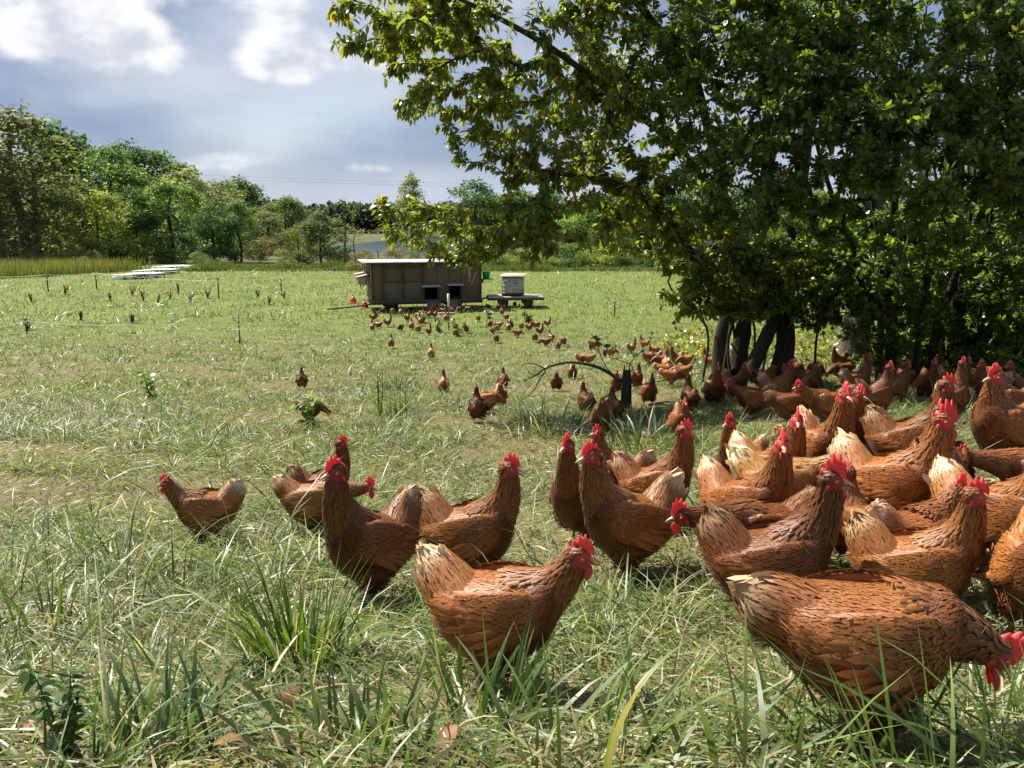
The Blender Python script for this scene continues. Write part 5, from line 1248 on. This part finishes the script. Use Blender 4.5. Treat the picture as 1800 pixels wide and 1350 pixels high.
def fan(n, y0, y1, margin, power=1.0):          # points over the ground in view and a margin to each side
    u = rg.random(n); y = (y0**power+(y1**power-y0**power)*u)**(1/power); half = .66*y+margin; x = rg.uniform(-1, 1, n)*half
    return x, y
# keep blades from growing through the hens' bodies
HS = np.array([(h_[0], h_[1], math.cos(R(h_[2])), math.sin(R(h_[2]))) for h_ in hen_spots])
def off_hens(x, y):
    k = np.ones(len(x), bool)
    for hx, hy, ca, sa in HS:
        if hy > 9: continue
        dx, dy = x-hx, y-hy; a = dx*ca+dy*sa; b = -dx*sa+dy*ca; k &= ((a/.13)**2+(b/.075)**2) > 1
    return k
def low_near_hens(x, y):                          # grass just in front of a hen is trodden shorter
    f = np.ones(len(x))
    for hx, hy, ca, sa in HS:
        if hy > 9: continue
        d2 = (x-hx)**2+(y-hy+.10)**2; f = np.minimum(f, .62+.38*sstep(d2, .02, .09))
    return f
class Field:
    def __init__(s): s.c = Cards()
    def add(s, *a): 
        V, q, t, C = a; s.c.add(V, q, t, C)
def colour(x, y, n, dry):
    g = fbm(x, y, 1.3, 7.)[:, None]; m1 = sstep(g, .35, .65)
    base = BLUEG*(1-m1)+GREEN*m1; fy = sstep(y, 9, 30)[:, None]; base = base*(1-fy)+FARG*fy*(.62+.76*fbm(x, y, .16, 31.)[:, None])
    k = (rg.random(n) < .34-.14*sstep(y, 4, 9))[:, None]; base = np.where(k, PALE, base)
    d = (rg.random(n) < dry)[:, None]; base = np.where(d, STRAW*rg.uniform(.55, 1.15, (n, 1)), base)
    return base*np.exp(rg.normal(0, .2, (n, 1)))
F = Field()
def scatter(n, y0, y1, margin, Lm, Wm, segs, lean, dryk, power=1.0, thatch=False, lay=0.):
    x, y = fan(n, y0, y1, margin, power); bz = bare(x, y); keep = (rg.random(n) > (.6*bz if not thatch else -1)); x, y, bz = x[keep], y[keep], bz[keep]; n = len(x)
    z = height(x, y); hm = .55+.9*fbm(x, y, .8, 12.); L = Lm*np.exp(rg.normal(0, .35, n))*hm*(1-.45*bz); W = Wm*np.exp(rg.normal(0, .25, n))
    if y0 < 9: L *= low_near_hens(x, y)*(.7+.3*sstep(y, 1.0, 2.2))
    flow = 6.28*fbm(x, y, .45, 20.)*1.6; az = flow+rg.normal(0, 1.1, n)
    if thatch: th0 = rg.uniform(1.1, 1.5, n); th1 = th0+rg.uniform(-.1, .35, n); z = z+rg.uniform(.0, .045, n)
    else: th0 = np.abs(rg.normal(lay, .35, n)); th1 = th0+np.abs(rg.normal(lean, .5, n))
    col = colour(x, y, n, dryk) if not thatch else STRAW*rg.uniform(.35, 1.1, (n, 1))*np.where(rg.random((n, 1)) < .5, np.array((.55, .85, .55)), np.array((1., 1., 1.)))
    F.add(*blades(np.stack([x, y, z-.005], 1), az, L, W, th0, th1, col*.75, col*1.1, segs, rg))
def tufts(nt, y0, y1, margin, per, Lm, Wm, segs, power=1.0, spread=.06, dryk=.12):
    x, y = fan(nt, y0, y1, margin, power); k = (rg.random(nt) > .8*bare(x, y)) & off_hens(x, y); x, y = x[k], y[k]; nt = len(x)
    cnt = rg.poisson(per, nt)+4; ti = np.repeat(np.arange(nt), cnt); n = len(ti); sz = np.exp(rg.normal(0, .35, nt))[ti]
    a = rg.uniform(0, 6.28, n); q = spread*sz*np.sqrt(rg.random(n)); bx, by = x[ti]+q*np.cos(a), y[ti]+q*np.sin(a); k = off_hens(bx, by); ti, sz, a, q, bx, by = ti[k], sz[k], a[k], q[k], bx[k], by[k]; n = len(ti)
    az = a+rg.normal(0, .5, n); L = Lm*sz*np.exp(rg.normal(0, .3, n)); L *= low_near_hens(bx, by)*(.5+.5*sstep(by, 1.0, 2.4)) if y0 < 9 else 1; W = Wm*np.exp(rg.normal(0, .25, n))
    th0 = .10+q/(spread*sz)*.75+np.abs(rg.normal(0, .12, n)); th1 = th0+np.abs(rg.normal(1.1, .45, n))
    tone = np.exp(rg.normal(0, .14, nt))[ti][:, None]; col = colour(x[ti], y[ti], n, dryk)*tone
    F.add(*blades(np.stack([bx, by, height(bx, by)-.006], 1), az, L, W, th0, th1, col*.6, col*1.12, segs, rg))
# near
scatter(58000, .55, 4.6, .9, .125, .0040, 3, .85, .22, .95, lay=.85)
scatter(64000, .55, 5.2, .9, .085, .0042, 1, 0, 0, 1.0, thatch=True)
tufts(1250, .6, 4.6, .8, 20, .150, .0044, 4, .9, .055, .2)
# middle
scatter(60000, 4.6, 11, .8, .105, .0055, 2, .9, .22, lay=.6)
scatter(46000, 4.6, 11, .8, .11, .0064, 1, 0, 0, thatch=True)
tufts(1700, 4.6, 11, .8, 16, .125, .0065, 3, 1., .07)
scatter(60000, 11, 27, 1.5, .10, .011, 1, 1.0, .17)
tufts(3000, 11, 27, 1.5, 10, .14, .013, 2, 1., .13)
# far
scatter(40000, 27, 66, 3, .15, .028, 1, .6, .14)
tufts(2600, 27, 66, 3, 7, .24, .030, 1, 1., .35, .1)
grass = link('pasture_grass', F.c.mesh('pasture_grass', (M_GRASS,), False)); tag(grass, 'mixed green and straw coloured grass covering the whole pasture', 'grass', kind='stuff')
# -- tufts one can tell apart
def tuft(px, py, n, L, W, col, label, spread=.07, up=.25, bend=.8, az0=None, azs=9., segs=4, dry=.06):
    g = ground(px, py); r = np.random.default_rng(int(px*7+py)); a = r.uniform(0, 6.28, n); q = spread*np.sqrt(r.random(n)); bx, by = q*np.cos(a), q*np.sin(a)
    az = a+r.normal(0, .4, n) if az0 is None else R(az0)+r.normal(0, azs, n)
    Lq = L*np.exp(np.clip(r.normal(0, .25, n), -.5, .25)); Wq = W*np.exp(r.normal(0, .2, n)); th0 = np.abs(r.normal(up*.5, up, n)); th1 = th0+np.abs(r.normal(bend, .4, n))
    c = np.tile(np.array(col), (n, 1))*np.exp(r.normal(0, .2, (n, 1))); k = r.random(n) < dry; c[k] = STRAW*.9
    hz = np.array([gz(g[0]+u, g[1]+v) for u, v in zip(bx, by)])-g[2]
    V, q4, t3, C = blades(np.stack([bx, by, hz-.008], 1), az, Lq, Wq, th0, th1, c*.55, c*1.1, segs, r, .4)
    o = link('grass_tuft', mesh_np('grass_tuft', V, [q4, t3], (M_GRASS,), C), None, g); tag(o, label, 'grass tuft', 'grass tufts that stand out', kind=None); return o
tuft(530, 1178, 220, .21, .0050, LUSH, 'lush bright green grass tuft with dark base, lower left of centre', .085, .34, .75, dry=.10)
tuft(850, 1262, 50, .15, .0085, (.10, .165, .05), 'broad-bladed tuft in front of the front centre hen', .10, .3, .55)
tuft(620, 1335, 40, .13, .0080, (.15, .20, .075), 'pale broad blades at the bottom edge left of centre', .12, .35, .6)
tuft(700, 1345, 30, .12, .0080, (.12, .185, .06), 'green broad blades at the bottom edge below the front centre hen', .12, .4, .6)
tuft(1560, 1348, 26, .22, .0075, (.11, .175, .05), 'long broad blades sweeping left at the bottom right', .16, .95, .5, 158, .5)
tuft(1720, 1340, 30, .24, .0080, (.10, .165, .045), 'long broad blades leaning over at the bottom right corner', .18, .95, .4, 150, .6)
tuft(1350, 1338, 34, .16, .0085, (.14, .19, .075), 'pale flattened blades under the largest front hen', .16, .7, .5, 175, 1.)
tuft(1130, 1330, 34, .17, .0085, (.15, .20, .08), 'flattened pale blades at the bottom centre', .2, .8, .5, 10, 1.)
tuft(300, 1318, 60, .16, .0060, (.10, .16, .06), 'blue-green tuft leaning right at the lower left', .09, .4, .8, 40, 1.)
tuft(90, 1120, 50, .24, .0055, (.11, .165, .055), 'loose tuft at the left edge', .10, .5, .8)
tuft(355, 1050, 60, .18, .0050, (.10, .155, .05), 'arching tuft below the leftmost hen', .10, .6, .8, 20, .8)
tuft(620, 945, 50, .20, .0055, (.12, .185, .045), 'upright tuft left of the tall dark hen', .09, .3, .5)
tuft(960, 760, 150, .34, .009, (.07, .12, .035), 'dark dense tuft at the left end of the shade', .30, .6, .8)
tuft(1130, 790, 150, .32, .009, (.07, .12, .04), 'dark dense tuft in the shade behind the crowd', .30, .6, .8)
tuft(700, 735, 90, .30, .009, (.10, .15, .06), 'silvery tuft beyond the tall dark hen', .22, .6, .8)
tuft(700, 690, 70, .34, .010, (.09, .14, .05), 'coarse tuft in the open pasture below the coop', .2, .5, .7)
tuft(1300, 905, 60, .18, .0065, (.12, .19, .05), 'bright tuft between the upright slim hen and the crowd', .12, .4, .7)
tuft(1640, 870, 40, .24, .0060, (.12, .18, .05), 'tuft showing between the hens of the crowd', .10, .4, .7)
tuft(1640, 1352, 40, .22, .0062, (.16, .235, .06), 'bright sunlit blades below the largest front hen', .22, .95, .4, 165, .5)
tuft(1450, 1350, 36, .20, .0060, (.17, .24, .07), 'bright flopped blades left of the bottom right corner', .2, .9, .5, 20, .8)
tuft(960, 1340, 44, .18, .0058, (.15, .22, .06), 'bright flopped blades right of the front centre tuft', .18, .7, .6)
tuft(1772, 1262, 46, .15, .0060, (.12, .185, .05), 'upright blades in front of the feeding head', .09, .35, .6)
# -- leafy weeds
def weed(px, py, h, nl, leafL, col, label, name='leafy_weed', stemcol=(.10, .12, .04), wide=.5, group=None, seed=0, dense=1.0, W=.45):
    g = ground(px, py); r = np.random.default_rng(int(px*3+py)+seed); root = empty(name, g); tag(root, label, 'weed', group)
    mb = MB(); P = []; D = []; ns = max(1, int(3*dense))
    for s in range(ns):
        a = r.uniform(0, 6.28); top = np.array((math.cos(a)*wide*h*.35*r.random(), math.sin(a)*wide*h*.35*r.random(), h*r.uniform(.7, 1.0))); f = np.linspace(0, 1, 7)[:, None]
        path = top*f+np.array((.03*h*math.sin(a), .03*h, 0))*np.sin(f*3.); path[0, 2] = -.02; mb.tube(path, np.linspace(.012, .003, 7)*h/.5*.8, 5)
        q = r.random(nl)**.8; P.append(top*q[:, None]); aa = r.uniform(0, 6.28, nl); D.append(np.stack([np.cos(aa), np.sin(aa), r.uniform(-.2, .8, nl)], 1))
    mb.build('stem', mat_plain('weed_stem', stemcol, .7, .3), root); P = np.concatenate(P); D = np.concatenate(D); n = len(P)
    c = Cards(); L = leafL*np.exp(r.normal(0, .3, n)); c.add(*leaf_cards(P, D, np.array((0, 0, 1.))+r.normal(0, .4, (n, 3)), L, L*W, np.array(col)*np.exp(r.normal(0, .25, (n, 1))), .35, r))
    o = link('leaves', c.mesh('leaves', (M_LEAF,), False), root); tag(o, kind='stuff'); return root
weed(120, 1345, .15, 60, .018, (.075, .135, .03), 'small dark leafy weed at the lower left corner', wide=.9)
weed(265, 700, .38, 26, .085, (.17, .24, .045), 'bright yellow-green weed in the left pasture', wide=.8)
weed(545, 752, .30, 26, .085, (.15, .23, .04), 'bright leafy weed in front of the feeding hen', wide=1.2)
weed(668, 735, .5, 26, .05, (.10, .15, .05), 'thin tall weed with narrow leaves in the middle pasture', wide=.5, W=.25)
weed(1175, 640, .5, 30, .07, (.15, .19, .045), 'yellow-green weed beside the sunny feeding hens', wide=.9)
for i, (px, py) in enumerate(((770, 585), (745, 568), (805, 590), (860, 560), (930, 570))):
    weed(px, py, .45, 40, .10, (.12, .16, .04), ('low green weed around the stake before the coop', 'low green weed close under the coop front', 'low green weed right of the stake', 'low green weed before the coop right end', 'low green weed before the wagon')[i], wide=1.6)
DOCK = [(50, 520, (.20, .17, .05), 'yellowish weed leftmost in the row of tall weeds'), (120, 515, (.22, .07, .05), 'reddish dock weed, second in the row of tall weeds'), (190, 518, (.15, .09, .05), 'brown dock weed, third in the row of tall weeds'), (232, 520, (.17, .10, .055), 'brown weed at the left end of the broad weed patch'), (255, 520, (.20, .14, .05), 'yellow-brown weed inside the broad weed patch'), (278, 522, (.26, .17, .045), 'golden weed in the middle of the broad weed patch'), (298, 520, (.20, .12, .05), 'rusty weed at the right end of the broad weed patch'), (312, 516, (.13, .09, .07), 'dull purple-brown weed right of the patch'), (333, 526, (.16, .12, .06), 'small brown weed below the purple-brown one'), (360, 522, (.20, .08, .06), 'dark red dock weed right of the weed patch'), (450, 518, (.15, .09, .06), 'brown dock weed midway to the coop'), (475, 532, (.16, .11, .06), 'low brown weed below the midway dock'), (500, 518, (.14, .09, .07), 'thin brown dock weed nearest the coop'), (228, 560, (.14, .10, .06), 'brown weed in the open below the weed patch'), (150, 565, (.09, .11, .05), 'dark green weed in the left field'), (50, 575, (.10, .11, .05), 'spindly weed by the left fence post')]
rd0 = np.random.default_rng(6)
for px, py, cl, lb in DOCK: cl = tuple(v*.85+a_ for v, a_ in zip(cl, (.055, .055, .025))); weed(px+rd0.normal(0, 5), py+4+rd0.normal(0, 4), (.62 if py < 540 else .45)*rd0.uniform(.65, 1.2), 42, .055, cl, lb, 'dock_weed', (.14, .08, .05), rd0.uniform(.7, 1.9), 'tall weeds in the left field', W=.5, dense=2.4)
# band of tall yellow grass at the far left
r = np.random.default_rng(88); n = 26000; x = r.uniform(-62, -19.5, n); y = 60+(x+40)*-.15+r.uniform(-7, 8, n); k = (x < -31+(y-60)*.3); x, y = x[k], y[k]; n = len(x)
c = Cards(); c.add(*blades(np.stack([x, y, height(x, y)], 1), r.uniform(0, 6.28, n), r.uniform(.7, 1.3, n), np.full(n, .06), np.abs(r.normal(0, .2, n)), np.abs(r.normal(.4, .3, n)), np.array((.11, .125, .035))*np.exp(r.normal(0, .2, (n, 1))), np.array((.20, .20, .065))*np.exp(r.normal(0, .25, (n, 1))), 1, r))
o = link('tall_meadow_grass', c.mesh('tall_meadow_grass', (M_GRASS,), False)); tag(o, 'band of tall yellow meadow grass beyond the left field', 'grass', kind='stuff')
# rough growth along the field's far edge
n = 30000; x = r.uniform(-26, 62, n); y = 66+r.uniform(-3, 6, n)+.02*np.abs(x); hgt = .15+.9*vnoise(x, y, .35, 5)**2
c = Cards(); c.add(*blades(np.stack([x, y, height(x, y)], 1), r.uniform(0, 6.28, n), hgt*r.uniform(.6, 1.2, n), np.full(n, .07), np.abs(r.normal(0, .25, n)), np.abs(r.normal(.5, .3, n)), np.array((.06, .09, .025))*np.exp(r.normal(0, .2, (n, 1))), np.array((.14, .17, .05))*np.exp(r.normal(0, .3, (n, 1))), 1, r))
o = link('field_edge_growth', c.mesh('field_edge_growth', (M_GRASS,), False)); tag(o, 'rough green growth along the far edge of the field', 'grass', kind='stuff')
# leafy undergrowth glimpsed in the light behind the shrubs
n = 6000; x = r.uniform(3.2, 12, n); y = r.uniform(13.6, 19, n); z = height(x, y)+r.random(n)**1.5*(.25+.6*vnoise(x, y, .8, 9))
c = Cards(); c.add(*leaf_cards(np.stack([x, y, z], 1), r.normal(0, 1, (n, 3)), np.array((0, 0, 1.))+r.normal(0, .5, (n, 3)), .10, .06, np.array((.17, .175, .05))*np.exp(r.normal(0, .3, (n, 1))), .3, r))
o = link('undergrowth', c.mesh('undergrowth', (M_LEAF,), False)); tag(o, 'pale leafy undergrowth lit behind the leaning trunks', 'undergrowth', kind='stuff')
# -- stump with an arched dead branch
g = ground(1100, 722); stump = empty('broken_stump', g); tag(stump, 'grey broken stump at the edge of the shade', 'stump'); sc1 = ((g-CAM) @ FWD)/FPX
mb = MB(); mb.tube([(0, 0, -.05), (.01, 0, .08), (-.01, 0, .22), (.0, 0, .36), (.005, 0, .44)], [.075, .055, .045, .04, .02], 9); mb.build('stump_wood', M_BARK, stump, smooth=True)
mb = MB()
for a, h in ((.3, .47), (1.8, .40), (3.6, .50), (5., .36)): mb.tube([(.045*math.cos(a), .04*math.sin(a), .0), (.04*math.cos(a), .035*math.sin(a), h*.7), (.03*math.cos(a), .03*math.sin(a), h)], [.022, .018, .004], 5)
mb.build('splinters', M_BARK, stump)
br = empty('dead_branch', g); tag(br, 'dark dead branch arching left from the broken stump', 'branch')
dp = (g-CAM) @ FWD
def bpath(pts, r0, r1, dd=0.): 
    P = np.array([at(a_, b_, dp+dd*i)-g for i, (a_, b_) in enumerate(pts)]); x = np.linspace(0, 1, len(P)); q = np.linspace(0, 1, 24); Q = np.stack([Loft.cr(x, P[:, i], q) for i in range(3)], 1); return Q, np.linspace(r0, r1, 24)
for nm, pts, r0, r1, dd in (('limb', [(1092, 672), (1070, 655), (1040, 642), (1000, 637), (965, 645), (940, 660), (920, 670)], .022, .006, .05), ('twig', [(958, 648), (940, 640), (922, 640), (912, 652)], .008, .003, .02), ('twig', [(962, 646), (950, 665), (935, 690), (915, 705)], .008, .003, -.05), ('twig', [(1078, 660), (1063, 640), (1052, 615), (1048, 592)], .006, .003, .05), ('twig', [(1100, 665), (1112, 645), (1085, 632), (1070, 628)], .007, .003, .04), ('twig', [(1105, 668), (1108, 640), (1125, 620), (1135, 612)], .006, .003, -.03), ('twig', [(1060, 700), (1080, 688), (1100, 680)], .008, .012, 0), ('twig', [(1105, 680), (1150, 672), (1200, 662), (1240, 655)], .007, .003, .06)):
    Q, rr = bpath(pts, r0, r1, dd); mb = MB(); mb.tube(Q, rr, 6); mb.build(nm, M_BARK, br, smooth=True)
rl = np.random.default_rng(3)
for (px, py) in ((1045, 597), (1052, 590), (1040, 602), (1060, 608), (1064, 628), (1056, 610), (1124, 622), (1132, 616), (1075, 612), (1082, 610)):
    P = at(px, py, dp)-g; V, q4, t3, C = leaf_cards(np.array([P]), rl.normal(0, 1, (1, 3)), rl.normal(0, .6, (1, 3))+np.array((0, -1., .3)), .09, .05, np.array([(.045, .075, .02)]), .2, rl); link('leaf', mesh_np('leaf', V, [q4, t3], (M_LEAF,), C), br)
# dead sticks in the shade
for i, (pts, lb) in enumerate((([(1380, 700), (1395, 680), (1410, 668), (1430, 662)], 'pale forked stick lying in the shade between the hens'), ([(1140, 712), (1170, 706), (1205, 708)], 'dry stick lying on the leaf litter left of the trunks'))):
    gg = ground(*[(1385, 705), (1170, 716)][i]); dq = (gg-CAM) @ FWD; P = np.array([at(a_, b_, dq)-gg for a_, b_ in pts]); st = empty('stick', gg); tag(st, lb, 'stick'); mb = MB(); mb.tube(P, np.linspace(.014, .006, len(P)), 6); mb.build('twig', M_BARK2, st)
# -- fallen leaves
def dead_leaf_mesh(seed):
    r = np.random.default_rng(seed); V = []; n = 7
    for i in range(n):
        s = i/(n-1); w = .30*math.sin(math.pi*min(.98, s*.9+.06))**.8
        for b in (-1, 0, 1): V.append((s-.5, b*w, .12*math.sin(s*3+r.random())+(.16*abs(b)*w/.3)*r.uniform(.5, 1.2)))
    Fq = [(i*3+j, i*3+j+1, i*3+j+4, i*3+j+3) for i in range(n-1) for j in (0, 1)]
    return mesh_np('fallen_leaf', np.array(V), np.array(Fq), (M_DEAD,), None, True)
t = NT('dead_leaf'); nn = t.noise(9, 4, .6); M_DEAD = t.done(t.translucent(t.principled(t.mix(nn, (.13, .05, .025), (.36, .17, .08)), .6, .3), (.4, .16, .06), .2))
DLM = [dead_leaf_mesh(i) for i in range(4)]; rd = np.random.default_rng(14)
spots = [(45, 1305, 'large brown fallen leaf at the lower left edge'), (95, 1312, 'curled brown fallen leaf right of the large one at the lower left'), (250, 1115, 'reddish fallen leaf left of the lush tuft'), (245, 1190, 'brown fallen leaf in the straw at lower left'), (500, 1255, 'brown fallen leaf below the lush tuft'), (520, 1240, 'dark fallen leaf close under the lush tuft'), (640, 1065, 'upright red-brown leaf below the tall dark hen'), (695, 1295, 'brown leaf standing in the grass at the bottom centre'), (1430, 1245, 'orange-brown fallen leaf under the largest front hen'), (1395, 1235, 'fallen leaf behind the largest front hen'), (790, 1330, 'dark red fallen leaf at the bottom edge'), (1750, 1190, 'pale fallen leaf below the feeding head'), (1180, 1018, 'pinkish fallen leaf right of the left-facing hen'), (410, 1335, 'fallen leaf at the bottom edge left of centre'), (620, 1165, 'small fallen leaf right of the lush tuft'), (75, 885, 'reddish fallen leaf in the left pasture')]
for px, py, lb in spots:
    g = ground(px, py); o = link('fallen_leaf', DLM[int(rd.integers(4))], None, (g[0], g[1], g[2]+.022), (rd.normal(0, .35), rd.normal(0, .35), rd.uniform(0, 6.28)), float(rd.uniform(.032, .05))); tag(o, lb, 'leaf', 'fallen leaves in the grass')
